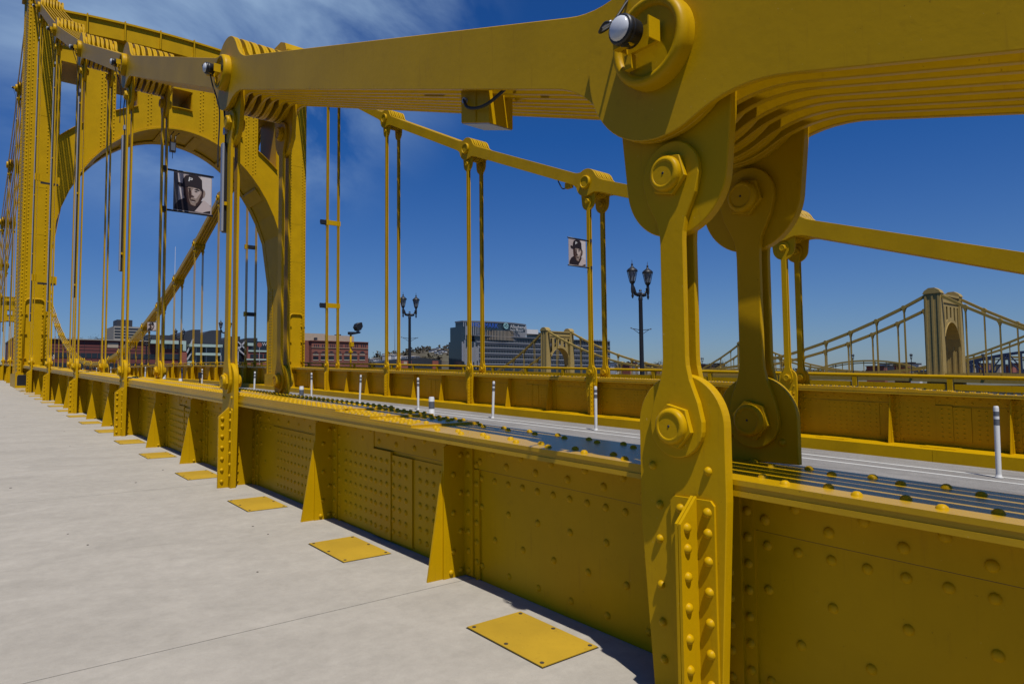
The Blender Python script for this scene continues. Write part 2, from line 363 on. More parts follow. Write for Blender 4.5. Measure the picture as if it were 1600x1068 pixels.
def girder(dx, base, near):
    """plate girder: web + flanges; dx lateral shift; base = rel level where stiffeners stand"""
    n0, n1 = -3, 27
    seg = 10 if near else 6
    wb = MB(); fl = MB()
    X = 2.77 + dx
    # the flange: three stacked plates, then cover plates riveted on top from n = .36
    def run(mb, x0, x1, r0, r1, a, c, st=.5):
        n = a
        while n < c-1e-6:
            m = min((math.floor(n/st+1e-6)+1)*st, c)
            mb.box(x0, x1, ys(n), ys(m), r0, r1, 'gloss', ZF); n = m
    F0 = 2.51 + dx
    run(fl, F0, F0+.61, -.022, 0, n0, n1)
    run(fl, F0+.007, F0+.603, -.045, -.022, n0, n1)
    run(fl, F0+.002, F0+.608, -.068, -.045, n0, n1)
    lv = 0
    for k, (a, c) in enumerate(((.37, 5.9), (.47, 5.8), (.57, 5.7))):
        run(fl, F0+.006+.006*k, F0+.604-.006*k, lv, lv+.017, a, c); lv += .017
    def top(n): return 0 if n < .37 else .017 if n < .47 else .034 if n < .57 else .051
    rr = .0215
    def row(xs, a, c, st, ph=0):
        n = a + ph
        while n < c:
            for x in xs:
                y = ys(n); q = top(n)
                fl.rivet((F0+x, y, ZF(y)+q-.001), '+z', rr, seg if n < 3 else 6, 3 if near and n < 3 else 2, .8)
            n += st
    row((.072,), -2.5, .36, .0446, .0223); row((.145,), -2.5, .36, .0446)
    row((.465,), -2.5, .36, .0446, .0223); row((.54,), -2.5, .36, .0446)
    hi = 5.8 if near else 5.9
    for x, ph in ((.05, 0), (.12, .009), (.19, 0), (.42, .009), (.49, 0), (.56, .009)):
        row((x,), .385, hi if near else hi, .0178 if near else .03, ph)
    row((.055,), 7, 12, .06); row((.555,), 7, 12, .06)
    # web panels
    for p in range(n0, n1):
        for q in range(2):
            wb.box(X, X+.03, ys(p+q*.5), ys(p+q*.5+.5), min(base, WALK)-.15, -.068, 'yellow', ZF)
        wb.box(X-.014, X, ys(p), ys(p+.5), -.25, -.068, 'yellow', ZF)
        wb.box(X-.014, X, ys(p+.5), ys(p+1), -.25, -.068, 'yellow', ZF)
        wb.box(X+.03, X+.044, ys(p), ys(p+1), -.25, -.068, 'yellow', ZF)
        if p > 9: continue
        def rv(u, r, proud=.0, rad=.0195, sg=None):
            y = ys(p+u); wb.rivet((X-proud+.001, y, ZF(y)+r), '-x', rad, sg or (seg if -1 <= p < 3 else 6), 3 if near and p < 2 and p > -2 else 2, .62)
        u = .9617; i = 0
        while u > .02:
            rv(u, -.199 if i % 2 == 0 else -.128, .014, .024)
            if not .36 < u < .64: rv(u, -.311, 0, .022)
            if p < 0 or u < .31 or u > .92:
                if i % 2 == 0: rv(u, -.50, 0, .022); rv(u, -.885, 0, .022)
                else: rv(u, -.69, 0, .022)
            i += 1; u -= .02232
        wb.box(X-.0005, X+.001, ys(p), ys(p+1), -.2555, -.2495, 'rubber', ZF)
        if p >= 0:
            # spliced middle third: overlapping plates and dense rivets
            for a, c, t, tp, bt in ((.36, .43, .008, -.285, -.95), (.43, .48, .020, -.285, -.955), (.48, .528, .030, -.262, -.96), (.528, .645, .020, -.10, -.96)):
                y0, y1 = ys(p+a), ys(p+c)
                wb.box(X-t, X, y0, y1-.003, bt, tp, 'yellow', ZF)
            stp = .0150 if near else .020
            u = .37
            while u < .625:
                i = round(u/stp)
                if min(abs(u-.43), abs(u-.48), abs(u-.528)) > .0042:
                    t = .008 if u < .43 else .020 if u < .48 else .030 if u < .528 else .020
                    for k in range(7): rv(u, -.345 - .090*k, t, .0225, 6 if not near else None)
                u += stp
            wb.box(X-.010, X, ys(p+.70), ys(p+.90), -.95, -.27, 'yellow', ZF)
            wb.box(X-.018, X-.010, ys(p+.70), ys(p+.80), -.245, -.12, 'yellow', ZF)
            u = .71
            while u < .89:
                i = round(u/stp)
                for k in range(7): rv(u, -.335 - .091*k, .010, .0195, 6 if not near else None)
                u += stp
    g = bpart(wb, 'plate_girder', None, 'riveted girder web behind the triangular brackets' if near else 'girder on the far side of the road')
    bpart(fl, 'top_flange', g)
    # intermediate stiffeners (triangular brackets)
    kk = (base-WALK)
    rest = MB()
    for p in range(n0, n1):
        for u in (1/3, 2/3):
            n = p+u-.013; y = ys(n)
            if 5.6 < n < 6.4: continue
            mb = MB() if p < 16 else rest
            z = ZF(y)
            bw = -.045*(base-WALK)
            poly = [(X, z-.068), (X-.165, z-.068), (X-.321, z+base-.02), (X, z+base-.02)]
            mb.prism(poly, 'y', y, y+.014, 'yellow')
            if p < 12:
                leg = [(X, z-.09), (X-.15, z-.09), (X-.195, z-.11), (X-.20, z+base-.02), (X, z+base-.02)]
                mb.prism(leg, 'y', y-.012, y, 'yellow')
                mb.box(X-.016, X, y-.165, y-.012, z-.26, z+base, 'yellow')
                mb.box(X-.030, X-.016, y-.108, y-.012, z+base+.01, z-.10, 'yellow')
                for k in range(7):
                    zz = z-.17-.128*k*(1.0 if near else 1.05)
                    mb.rivet((X-.031, y-.062, zz), '-x', .021, seg, 2, .65); mb.rivet((X-.017, y-.137, zz-.06), '-x', .021, seg, 2, .65)
                    if k in (1, 3, 5): mb.rivet((X-.12, y-.012, zz), '-y', .019, seg, 3, .8)
                    elif p < 6: mb.rivet((X-.06, y-.012, zz), '-y', .019, seg, 3, .8)
                if near: mb.rivet((X-.14, y-.012, z+base+.035), '-y', .019, seg, 3, .8)
            if p < 16: bpart(mb, 'stiffener', g)
    bpart(rest, 'stiffener', g, kind='stuff')
    # posts at the panel points: front plate, back plate, angles and diaphragm
    for p in range(-2, 27):
        if p == 6: continue
        y = ys(p)-.02; z = ZF(y)
        det = p < 12
        n = (30 if near and p < 3 else 16) if det else 6
        cz = z+.205
        hw = .225 if p == 0 else .21
        arc = circ(y, cz, hw, n, 0, PI, True)[:-1] + [(y-hw, cz), (y-hw, z-.1)]
        # both sides taper towards the pavement
        outline = [(y-hw+.05, z+base-.02), (y+hw-.06, z+base-.02), (y+hw, z-.22)] + arc
        mb = MB()
        xa = 2.462 + dx
        mb.prism(outline, 'x', xa, xa+.05, 'yellow', c=.004 if det else 0)
        # diaphragm between post plate and web
        mb.box(xa+.05, X, y-.008, y+.010, z+base-.02, z-.069, 'yellow')
        if det:
            # two angles back to back
            o = .125
            zt = z-.10
            yk = y; y = y-.072
            for sgn in (-1, 1):
                w_ = .10 if sgn < 0 else .12
                mb.prism([(y+sgn*.004, z+base-.02), (y+sgn*w_, z+base-.02), (y+sgn*w_, zt-.02), (y+sgn*(w_-.018), zt), (y+sgn*.004, zt)], 'x', xa-.013, xa, 'yellow')
                mb.prism([(xa-.012, z+base-.02), (xa-o, z+base-.02), (xa-o, zt-.09), (xa-.012, zt+.012)], 'y', y+sgn*.002, y+sgn*.015, 'yellow')
            k = 0; zz = zt-.05
            while zz > z+base+.03:
                mb.rivet((xa-.012, y-.068, zz), '-x', .0215, seg+2, 3, 1.0)
                mb.rivet((xa-.012, y+.068, zz), '-x', .0215, seg+2, 3, 1.0)
                mb.rivet((xa-.085, y-.015, zz-.06), '-y', .0215, seg+2, 3, .9)
                zz -= (.085, .115, .125)[min(k, 2)] if k < 3 else .125; k += 1
            y = yk
            for dy, dz in ((-.14, .02), (.15, .02), (.115, -.15), (.12, -.30), (.118, -.50), (.112, -.66), (.108, -.82)):
                mb.rivet((xa+.001, y+dy, z+dz), '-x', .0195, seg+2, 3, 1.0)
            if near or p < 6:
                for k in range(8): mb.rivet((xa+.11, y-.008, z+base+.05+.105*k), '-y', .018, seg, 2, .8)
                mb.box(X-.016, X, y-.165, y-.008, z+base, z-.07, 'yellow'); mb.box(X-.030, X-.016, y-.105, y-.008, z+base, z-.075, 'yellow')
                for k in range(8): mb.rivet((X-.031, y-.05, z+base+.06+.115*k), '-x', .021, seg, 2, .65); mb.rivet((X-.017, y-.135, z+base+.11+.115*k), '-x', .021, seg, 2, .65)
        bpart(mb, 'post_plate', g)
        mb = MB(); xb = 3.068 + dx
        ftop = z+(.052 if 0 < p < 6 else .001); oo = [(y-hw+.01, ftop), (y+hw-.01, ftop), (y+hw-.01, cz)] + circ(y, cz, hw-.01, n, 0, PI, True)[1:-1] + [(y-hw+.01, cz)]
        mb.prism(oo, 'x', xb, xb+.034, 'yellow', c=.003 if det else 0)
        if det:
                for q in (-.14, .02, .14): mb.rivet((xb, y+q, z+.10+.03*(q > .1)), '-x', .0195, seg, 3, .8)
        bpart(mb, 'post_plate', g)
    return g
G1 = girder(0, WALK, True)
G2 = girder(SEP, -1.07, False)
# steel kerb in front of the far girder, with rivets along the foot of the web
mb = MB(); n = -3
while n < 27:
    mb.box(14.41, 15.209, ys(n)+.003, ys(n+.5)-.003, -1.42, -1.07, 'yellow', ZF); n += .5
n = -2
while n < 6:
    y = ys(n); mb.rivet((15.15, y, ZF(y)-1.071), '+z', .02, 6, 2, .8); n += .032
for k in range(-6, 40):
    n = k*.333+.12
    if n < 12: mb.box(14.72, 15.08, ys(n), ys(n)+.62, -1.07, -1.058, 'yellow', ZF)
bpart(mb, 'kerb', None, 'yellow steel kerb along the far edge of the road')
# deck edge, fascia under the road
mb = MB()
for n in range(-3, 27):
    mb.box(2.0, 16.0, ys(n)+.2, ys(n)+.5, -2.6, -1.71, 'yellow', ZF)
    mb.box(2.72, 2.82, ys(n), ys(n+1), -2.4, -1.15, 'yellow', ZF); mb.box(15.16, 15.26, ys(n), ys(n+1), -2.4, -1.43, 'yellow', ZF)
bpart(mb, 'floor_beam')

# railing along the outer edge of the far sidewalk and of the near one
def railing(x, n1, label, sgn):
    rail = MB(); n = -2.6
    P = [(x, ys(k*.5-2.5), ZF(ys(k*.5-2.5))+.28) for k in range(int((n1+2.5)*2)+1)]
    rail.tube(P, .047, 'yellow', 10)
    r = bpart(rail, 'handrail', None, label)
    panels = MB(); posts = []
    step = .335; k = 0
    yy = 5.66 - 2.122*12
    while yy < ys(n1)-1:
        if yy > ys(-2.4):
            z = ZF(yy); pm = MB()
            pm.box(x-.045, x+.045, yy-.055, yy+.055, WALK, .235, 'yellow', lambda y, z=z: z)
            pm.box(x-.07, x+.07, yy-.08, yy+.08, WALK, WALK+.03, 'yellow', lambda y, z=z: z)
            if yy < 100: bpart(pm, 'rail_post', r)
            y1 = yy+2.122
            a, c = yy+.09, y1-.09
            for lo, hi in ((-.02, .12), (-.86, -.80)):
                panels.box(x-.025, x+.025, a, c, lo, hi, 'yellow', ZF)
            if yy < 70:
                m_ = 14
                for i in range(m_+1):
                    q = a+(c-a)*i/m_
                    panels.box(x-.012, x+.012, q-.012, q+.012, -.80, -.02, 'yellow', ZF)
            else: panels.box(x-.005, x+.005, a, c, -.6, .0, 'yellow', ZF)
        yy += 2.122
    bpart(panels, 'rail_panel', r)
railing(17.62, 27, 'tubular railing along the outer edge of the far sidewalk', 1)

# ---- eyebar chains
NB = 8; PX = .102; T = .032; CX0 = 2.39
def bar_h(d, R=.42, w=.18, u1=.27, u2=.88):
    if d < u1: return math.sqrt(max(R*R-d*d, 0))
    h1 = math.sqrt(R*R-u1*u1)
    if d < u2:
        t = (d-u1)/(u2-u1)
        # leave the circle at its own slope, ease into the straight body
        s0 = -u1/h1*(u2-u1); h = h1*(2*t**3-3*t*t+1) + s0*(t**3-2*t*t+t) + w*(-2*t**3+3*t*t)
        return max(h, w)
    return w
def link(n, dx, fine, nb=NB):
    a = (ys(n), pinz(n)); c = (ys(n+1), pinz(n+1))
    Ln = math.hypot(c[0]-a[0], c[1]-a[1]); ux, uz = (c[0]-a[0])/Ln, (c[1]-a[1])/Ln
    N_ = 11 if fine else 4
    if fine:
        us = [-.42*math.cos(PI/2*i/14) for i in range(14)] + [0, .05, .10, .15, .19, .23, .27, .31, .35, .40, .45, .50, .56, .62, .69, .76, .82, .88]
    else:
        us = [-.42, -.3, 0, .27, .5, .88]
    def side(u): return bar_h(abs(u)) if u > 0 else math.sqrt(max(.42**2-u*u, 0))
    pts = [(u, side(u)) for u in us] + [(Ln-u, side(u)) for u in reversed(us)]
    outl = [(u, -h) for u, h in pts] + [(u, h) for u, h in reversed(pts[1:-1])]
    poly = [(a[0]+u*ux-h*uz, a[1]+u*uz+h*ux) for u, h in outl]
    mb = MB()
    for k in range(nb):
        if nb == NB: x0 = CX0+dx+PX*k+(.008 if k % 2 else 0)
        else: x0 = CX0+dx+.74*k/(nb-1)
        t = (T if dx == 0 else .043) if nb == NB else .06
        def skew(v, x0=x0):
            f = ((v[1]-a[0])*ux+(v[2]-a[1])*uz)/Ln; f = min(max(f, 0), 1)
            # node n: this link is the 'left' one (second layer); node n+1: the 'right' one (outermost)
            return (v[0]+.0345*(1-f), v[1], v[2])
        mb.prism(poly, 'x', x0, x0+t, 'satin', c=.004 if fine else 0, fn=skew)
    return mb
def chains(dx, near):
    for n in list(range(-2, 33)):
        if n in (6-1,): pass
        fine = (n < 6) if near else (n < 5)
        mb = link(n, dx, fine, NB if n < 12 else 4)
        bpart(mb, 'eyebar_link', None, 'row of eight parallel flat eyebars forming one link of the chain')
    for n in range(-1, 27):
        if n == 6: continue
        y, z = ys(n), pinz(n); mb = MB()
        prof = [(.203, 0), (.203, .045), (.199, .064), (.190, .078), (.178, .084), (.165, .082), (.155, .073), (.150, .060)]
        sg = 40 if n < 3 and near else 20
        mb.lathe(prof, (CX0+dx, y, z), '-x', sg)
        mb.lathe(prof, (CX0+dx+PX*7+T+.0345, y, z), '+x', 20 if sg > 20 else 12)
        mb.lathe([(.12, 0), (.12, .72)], (CX0+dx+.03, y, z), '+x', 16)
        bpart(mb, 'pin_cap')
chains(0, True); chains(SEP, False)

# ---- hangers
def eyebar_v(mb, x0, x1, y, zb, zt, w, R, Rt, fine):
    """vertical flat bar with a round eye at each end"""
    n = 20 if fine else 5
    def eye(zc, r, s):
        out = []
        for i in range(n+1):
            t = PI*i/n
            out.append((y + r*math.cos(t), zc + s*r*math.sin(t)))
        return out
    h = w/2
    up_ = [(y-Rt, zt)] ; 
    right = [(y+h, zb+.30), (y+h*1.04, zb+.26), (y+h*1.25, zb+.20), (y+R*.86, zb+.10), (y+R, zb+.02)]
    left = [(2*y-a, c) for a, c in right]
    rt_ = [(y+h, zt-.30), (y+h*1.04, zt-.26), (y+h*1.25, zt-.20), (y+Rt*.86, zt-.10), (y+Rt, zt-.02)]
    lt_ = [(2*y-a, c) for a, c in rt_]
    if not fine:
        right = [right[0], right[-1]]; left = [left[0], left[-1]]; rt_ = [rt_[0], rt_[-1]]; lt_ = [lt_[0], lt_[-1]]
    bot = [(y + R*math.cos(-PI*i/n), zb + R*math.sin(-PI*i/n)) for i in range(1, n)]       # right -> left under
    topc = [(y - Rt*math.cos(PI*i/n), zt + Rt*math.sin(PI*i/n)) for i in range(1, n)]       # left -> right over
    poly = right[::1]
    # start at right body bottom, go down around the lower eye, up the left side, over, and down the right side
    poly = right + bot + left[::-1] + lt_ + topc + rt_[::-1]
    mb.prism(poly, 'x', x0, x1, 'yellow', c=.004 if fine else 0)
def hex_(y, z, r, rot=.3): return [(y+r*math.cos(rot+PI/3*i), z+r*math.sin(rot+PI/3*i)) for i in range(6)]
def hanger(n, xc, fine, seg, boss_dir, twin=True):
    y = ys(n)-.02; z0 = ZF(y)+.205; zp = pinz(n); z1 = zp-.585
    mb = MB()
    th = .029
    eyebar_v(mb, xc-.016-th, xc-.016, y, z0, z1, .125, .137, .15, fine)
    eyebar_v(mb, xc+.034, xc+.034+th, y, z0, z1, .125, .137, .15, fine)
    h = bpart(mb, 'hanger')
    # gusset
    g = MB(); R1, R2 = .27, .33; k = 28 if fine else 7
    low = [(y+R1*math.cos(t), z1+.0+R1*math.sin(t)) for t in [PI+.12+(PI-.24)*i/k for i in range(k+1)]]
    upp = [(y+R2*math.cos(t), zp+R2*math.sin(t)) for t in [-.12+(PI+.24)*i/k for i in range(k+1)]]
    g.prism(low+upp, 'x', xc-.0155, xc+.0335, 'yellow', c=.004 if fine else 0)
    bpart(g, 'gusset_plate', h)
    # pins and nuts
    for zz in (z0, z1):
        q = MB(); s = seg
        for sg, ax in ((-1, '-x'), (1, '+x')):
            xs = xc-.016-th if sg < 0 else xc+.034+th
            if fine:
                a, c_ = (xs-.024, xs) if sg < 0 else (xs, xs+.024)
                q.prism(hex_(y, zz, .098, .25), 'x', a, c_, 'yellow', c=.003)
            q.lathe([(.078, 0), (.078, .034), (.074, .045), (.066, .051), (.056, .053), (.053, .049)], (xs, y, zz), ax, s)
            if fine: q.lathe([(.006, 0), (.005, .002)], (xs+sg*.049, y, zz), ax, 8, 'black')
            bpart(q, 'pin_nut', h); q = MB()
rest = MB()
for dx in (0, SEP):
    for n in range(0, 27):
        if n == 6: continue
        for xc in (2.478, 3.086):
            if n < 14: hanger(n, xc+dx, n < 4 if dx == 0 else n < 3, 24 if n < 3 and dx == 0 else 10, -1)
            elif abs(n-16.5) > 1.2 or True:
                y = ys(n)
                for s in (-.035, .035): rest.box(xc+dx+s-.016, xc+dx+s+.016, y-.06, y+.06, ZF(y)+.1, max(pinz(n)-.2, ZF(y)+.15), 'yellow')
                rest.box(xc+dx-.012, xc+dx+.012, y-.24, y+.24, pinz(n)-.75, pinz(n), 'yellow') if pinz(n)-ZF(y) > 1 else None
bpart(rest, 'hanger', None, 'distant hanger bars of the main span', kind='stuff')

# ---- towers
def tower(nT, near_detail=True, mat='yellow'):
    yc = ys(nT)-.05; y0, y1 = yc-1.5, yc+1.5
    zb = -6; zt = 19.35
    legs = []
    root = MB(); base = ZF(yc)
    # portal frame with arched opening and five upper openings, as one plate per face plus the soffit
    cx = 9.02; A = 5.62; Zs = 5.5; B = 7.8
    def arch(x):
        t = min(abs(x-cx)/A, 1); return Zs+B*math.sqrt(max(1-t*t, 0))
    def topz(x): return 16.85+.35*(1-((x-cx)/5.7)**2)
    N = 28
    xs = [cx-A+2*A*i/N for i in range(N+1)]
    wins = [(3.65, 4.65), (5.95, 6.95), (8.5, 9.5), (11.1, 12.1), (12.95, 14.05)]
    wt = 15.5
    def wbot(x): return 14.5-2.3*(abs(x-cx)/5)**2
    cuts = sorted(set([round(x, 3) for x in xs] + [w for p in wins for w in p]))
    for yy0, yy1 in ((y0+.15, y0+.20), (y1-.20, y1-.15)):
        for a, c in zip(cuts[:-1], cuts[1:]):
            m_ = (a+c)/2
            za, zc = arch(a), arch(c)
            hole = any(p[0] <= m_ <= p[1] for p in wins)
            if hole:
                root.prism([(a, za), (c, zc), (c, min(wbot(c), wt-.5)), (a, min(wbot(a), wt-.5))], 'y', yy0, yy1, mat)
                root.prism([(a, wt), (c, wt), (c, topz(c)), (a, topz(a))], 'y', yy0, yy1, mat)
            else:
                root.prism([(a, za), (c, zc), (c, topz(c)), (a, topz(a))], 'y', yy0, yy1, mat)
    # soffit of the arch
    for a, c in zip(xs[:-1], xs[1:]):
        root.prism([(a, arch(a)), (c, arch(c)), (c, arch(c)+.06), (a, arch(a)+.06)], 'y', y0+.0, y0+.45, mat)
        root.prism([(a, arch(a)), (c, arch(c)), (c, arch(c)+.06), (a, arch(a)+.06)], 'y', y1-.45, y1, mat)
        root.prism([(a, arch(a)+.10), (c, arch(c)+.10), (c, arch(c)+.14), (a, arch(a)+.14)], 'y', y0+.45, y1-.45, mat)
        i = xs.index(a)
        if i % 4 == 0: root.prism([(a-.1, arch(a)-.0), (a+.35, arch(a+.35) if a+.35 < cx+A else arch(a)), (a+.35, arch(a+.35)+.1), (a-.1, arch(a)+.1)], 'y', y0+.45, y1-.45, mat)
    # window reveals
    for p in wins:
        for x in p:
            root.box(x-.03, x+.03, y0+.20, y1-.20, wbot(x)-.05, wt+.03, mat)
        a, c = p; root.box(a, c, y0+.20, y1-.20, wt, wt+.05, mat)
        for k in range(4):
            q0 = a+(c-a)*k/4; q1 = a+(c-a)*(k+1)/4
            root.prism([(q0, wbot(q0)-.03), (q1, wbot(q1)-.03), (q1, wbot(q1)), (q0, wbot(q0))], 'y', y0+.02, y1-.02, mat)
    # cornice
    for a, c in zip(xs[:-1], xs[1:]):
        root.prism([(a, topz(a)), (c, topz(c)), (c, topz(c)+.80), (a, topz(a)+.80)], 'y', y0-.22, y1+.22, mat)
        root.prism([(a, topz(a)+.80), (c, topz(c)+.80), (c, topz(c)+.9), (a, topz(a)+.9)], 'y', y0-.32, y1+.32, mat)
    for i in range(3, N, 4): root.box(xs[i]-.03, xs[i]+.03, y0-.36, y1+.36, topz(xs[i])-.02, topz(xs[i])+.95, mat)
    # rivet lines on the portal face
    if near_detail:
        for xr in (5.35, 5.75, 7.4, 8.1, 9.9, 10.6, 12.3, 12.7):
            z = arch(xr)+.3
            while z < topz(xr)-.1:
                root.rivet((xr, y0+.149, z), '-y', .036, 6, 2, .8); root.rivet((xr+.14, y0+.149, z+.09), '-y', .036, 6, 2, .8); z += .19
        for i in range(200):
            x = cx-A+2*A*i/199; 
            root.rivet((x, y0+.149, arch(x)+.12), '-y', .025, 5, 1, .7)
    r = bpart(root, 'tower', None, 'riveted steel tower with an arched portal standing over the road')
    for side, (xa, xb) in enumerate(((2.36, 3.40), (14.64, 15.68))):
        mb = MB()
        mb.box(xa, xb, y0, y1, zb, zt, mat)
        # stepped edge angles and base panel
        for x_ in (xa-.03, xb-.12):
            mb.box(x_, x_+.15, y0-.03, y0+.12, zb, zt-.2, mat); mb.box(x_, x_+.15, y1-.12, y1+.03, zb, zt-.2, mat)
        mb.box(xa-.016, xa, y0+.35, y0+.8, zb, zt-.4, mat); mb.box(xa-.016, xa, y1-.8, y1-.35, zb, zt-.4, mat)
        # widened foot
        mb.box(xa-.10, xb+.10, y0-.12, y1+.12, zb, base-.35, mat)
        if near_detail:
            # cover joint plates
            for z in (3.9, 7.0, 9.2, 12.6, 15.4): mb.box(xa+.13, xb-.13, y0-.006, y0, z, z+.5, mat)
            z = base-.9
            while z < zt-.3:
                for x in (xa+.04, xb-.05): mb.rivet((x, y0-.029, z), '-y', .036, 6, 2, .8)
                mb.rivet((xa+.19, y0+.001, z+.09), '-y', .034, 6, 2, .8); mb.rivet((xb-.19, y0+.001, z+.09), '-y', .034, 6, 2, .8)
                for y in (y0+.04, y0+.45, y0+.7, y1-.7, y1-.45): mb.rivet((xa-(.03 if y < y0+.1 else .016), y, z+.05), '-x', .036, 6, 2, .8)
                z += .175
            # rounded conduit loop on the shaft foot
            xm0, xm1 = xa+.16, xb-.1
            zz = base+3.05
            pts = [(xm0, y0-.05, base-.6), (xm0, y0-.05, zz-.25)] + [(xm0+.22-.22*math.cos(t), y0-.05, zz-.25+.22*math.sin(t)) for t in [PI/2*i/6 for i in range(1, 7)]] + \
                  [(xm1-.22+.22*math.sin(t), y0-.05, zz-.25+.22*math.cos(t)) for t in [PI/2*i/6 for i in range(7)]] + [(xm1, y0-.05, base-.6)]
            mb.tube(pts, .045, mat, 8)
            for x in (xm0, xm1):
                for z in (base+.3, base+1.4, base+2.3): mb.box(x-.12, x+.12, y0-.07, y0-.001, z, z+.05, mat)
        # saddle housing on top
        prof = [(y0+.1, zt), (y1-.1, zt), (y1-.35, zt+.55), (yc+.5, zt+.85), (yc-.5, zt+.85), (y0+.35, zt+.55)]
        mb.prism(prof, 'x', xa-.12, xb+.12, mat)
        mb.box(xa-.14, xb+.14, y0-.14, y1+.14, zt-.25, zt, mat)
        o = bpart(mb, 'tower_leg', r)
    # portal knee below the springing: legs carry a flared jamb
    return r
tower(6, True)
tower(27, False)

# ================================================================ THINGS ON THE BRIDGE
def lt(a, c, t): return a+(c-a)*t
ORD = ['first', 'second', 'third', 'fourth', 'fifth', 'sixth', 'seventh', 'eighth', 'ninth', 'tenth', 'eleventh', 'twelfth', 'thirteenth', 'fourteenth', 'fifteenth', 'sixteenth', 'seventeenth', 'eighteenth', 'nineteenth', 'twentieth'] + \
      ['twenty-'+q for q in ('first', 'second', 'third', 'fourth', 'fifth', 'sixth', 'seventh', 'eighth', 'ninth')] + ['thirtieth'] + ['thirty-'+q for q in ('first', 'second', 'third', 'fourth', 'fifth', 'sixth', 'seventh', 'eighth', 'ninth')]
# ---- round node lights on the pins of the near chain
WH = ['nearest', 'second', 'third', 'fourth', 'fifth', 'sixth', 'seventh', 'eighth']
def node_light(n):
    y, z = ys(n), pinz(n); x = CX0-.085
    t = empty('round_light', (x, y, z), f'black round lamp with white dome on the {WH[n]} chain pin from the camera' if n < 6 else f'small black round lamp on the {WH[n-1]} chain pin, beyond the tower',
              'light fixture', 'round lamps on the chain pins')
    b = MB()                                    # bracket: channel bolted inside the ring
    b.box(-.02, .0, -.085, .085, -.045, .05, 'yellow'); b.box(-.075, -.02, -.085, -.078, -.045, .05, 'yellow')
    b.box(-.075, -.02, .078, .085, -.045, .05, 'yellow'); b.box(-.11, -.075, -.005, .085, -.05, .05, 'yellow')
    b.box(-.02, .01, .06, .10, -.11, -.045, 'yellow')
    b.rivet((-.02, -.055, .0), '-x', .008, 6, 2, 1, 'steelbolt'); b.build('bracket', t)
    h = MB(); o = (-.045, .022, .012)
    h.lathe([(.050, 0), (.062, .01), (.064, .05), (.066, .055), (.066, .066), (.064, .07), (.066, .074), (.066, .086), (.062, .094), (.056, .096)], o, '-x', 24, 'black')
    h.build('housing', t)
    d = MB(); d.rivet((o[0]-.095, o[1], o[2]), '-x', .054, 20, 6, .45, 'dome'); d.build('dome', t)
    c = MB()
    p = [(-.14, .055, .05), (-.15, .09, .062), (-.13, .14, .055), (-.09, .175, .075), (-.03, .18, .12), (.02, .175, .18), (.09, .16, .30), (.10, .16, .40)]
    c.tube(p, .007, 'rubber', 8); c.tube([(-.143, .062, .056), (-.14, .115, .058)], .0095, 'alu', 8)
    q = [(-.08, .03, -.05), (-.05, .05, -.15), (-.01, .04, -.28), (.03, .05, -.42), (.045, .085, -.6), (.04, .10, -.85), (.04, .10, -1.1)]
    if n >= 1: c.tube(q, .008, 'rubber', 6)
    c.build('cable', t)
for n in range(6): node_light(n)
node_light(7)
# ---- slim light bars standing beside the near hangers
BARS = {1: (1.79, 2.83, -.1), 2: (2.16, 4.74, -.1), 3: (2.30, 7.6, -.1), 4: (2.48, 10.7, -.1), 5: (2.62, 14.1, -.1), 7: (3.3, 14.6, 0), 8: (3.4, 12.2, 0)}
for n, (za, zb_, _) in BARS.items():
    y = ys(n)+.085; x = 2.405
    t = empty('light_bar', (x, y, za), f'tall slim silver and black light strip on the {WH[n] if n < 6 else WH[n-1]} near hanger from the camera', 'light strip', 'light strips on the hangers')
    H = zb_-za
    b = MB(); b.box(-.022, .0, -.02, .045, 0, H, 'alu'); b.build('lens_cover', t)
    b = MB(); b.box(.0005, .05, -.022, .047, -.01, H+.01, 'black'); b.build('housing', t)
    k = .3
    while k < H: b = MB(); b.box(-.0, .055, -.05, -.022, k, k+.04, 'yellow'); b.build('clamp', t); k += 2.4
    b = MB(); b.tube([(.02, .01, H), (.02, .03, H+.25), (.0, .035, H+.5), (.02, .02, H+.8)], .010, 'rubber', 6); b.box(.0, .05, -.03, .05, H+.12, H+.2, 'alu'); b.build('cable', t)
# ---- junction box slung under the near chain
t = empty('junction_box', (2.60, 3.36, 1.75), 'yellow metal junction box with a black cable hanging under the near chain', 'junction box')
b = MB()
def sh(v): return (v[0], v[1], v[2]+(v[1])*.30)
b.prism([(-.13, -.125), (.165, -.125), (.165, .17), (-.13, .17)], 'x', -.10, .09, 'yellow', c=.004, fn=sh); b.build('box_body', t)
b = MB(); b.prism([(-.125, -.131), (.16, -.131), (.16, -.1255), (-.125, -.1255)], 'x', -.095, .085, 'alu', fn=sh); b.build('base_cover', t)
b = MB(); b.prism([(.0, -.124), (.010, -.124), (.010, .12), (.0, .12)], 'x', -.106, -.1005, 'yellow', fn=sh); b.lathe([(.02, 0), (.02, .02)], (-.1005, .11, .05), '-x', 8, 'alu'); b.build('gland', t)
b = MB()
b.tube([(-.115, .11, .055), (-.13, .06, -.01), (-.14, -.04, -.055), (-.14, -.16, -.07), (-.12, -.28, -.03), (-.07, -.40, .05), (-.03, -.48, .12)], .010, 'rubber', 8); b.build('cable', t)
b = MB()
b.tube([(.05, .22, .16), (.06, .35, .20), (.03, .55, .33), (.0, .75, .43)], .026, 'yellow', 10)
b.tube([(.05, -.22, .0), (.06, -.38, .00), (.03, -.52, .06), (.0, -.62, .11)], .026, 'yellow', 10); b.build('conduit', t)
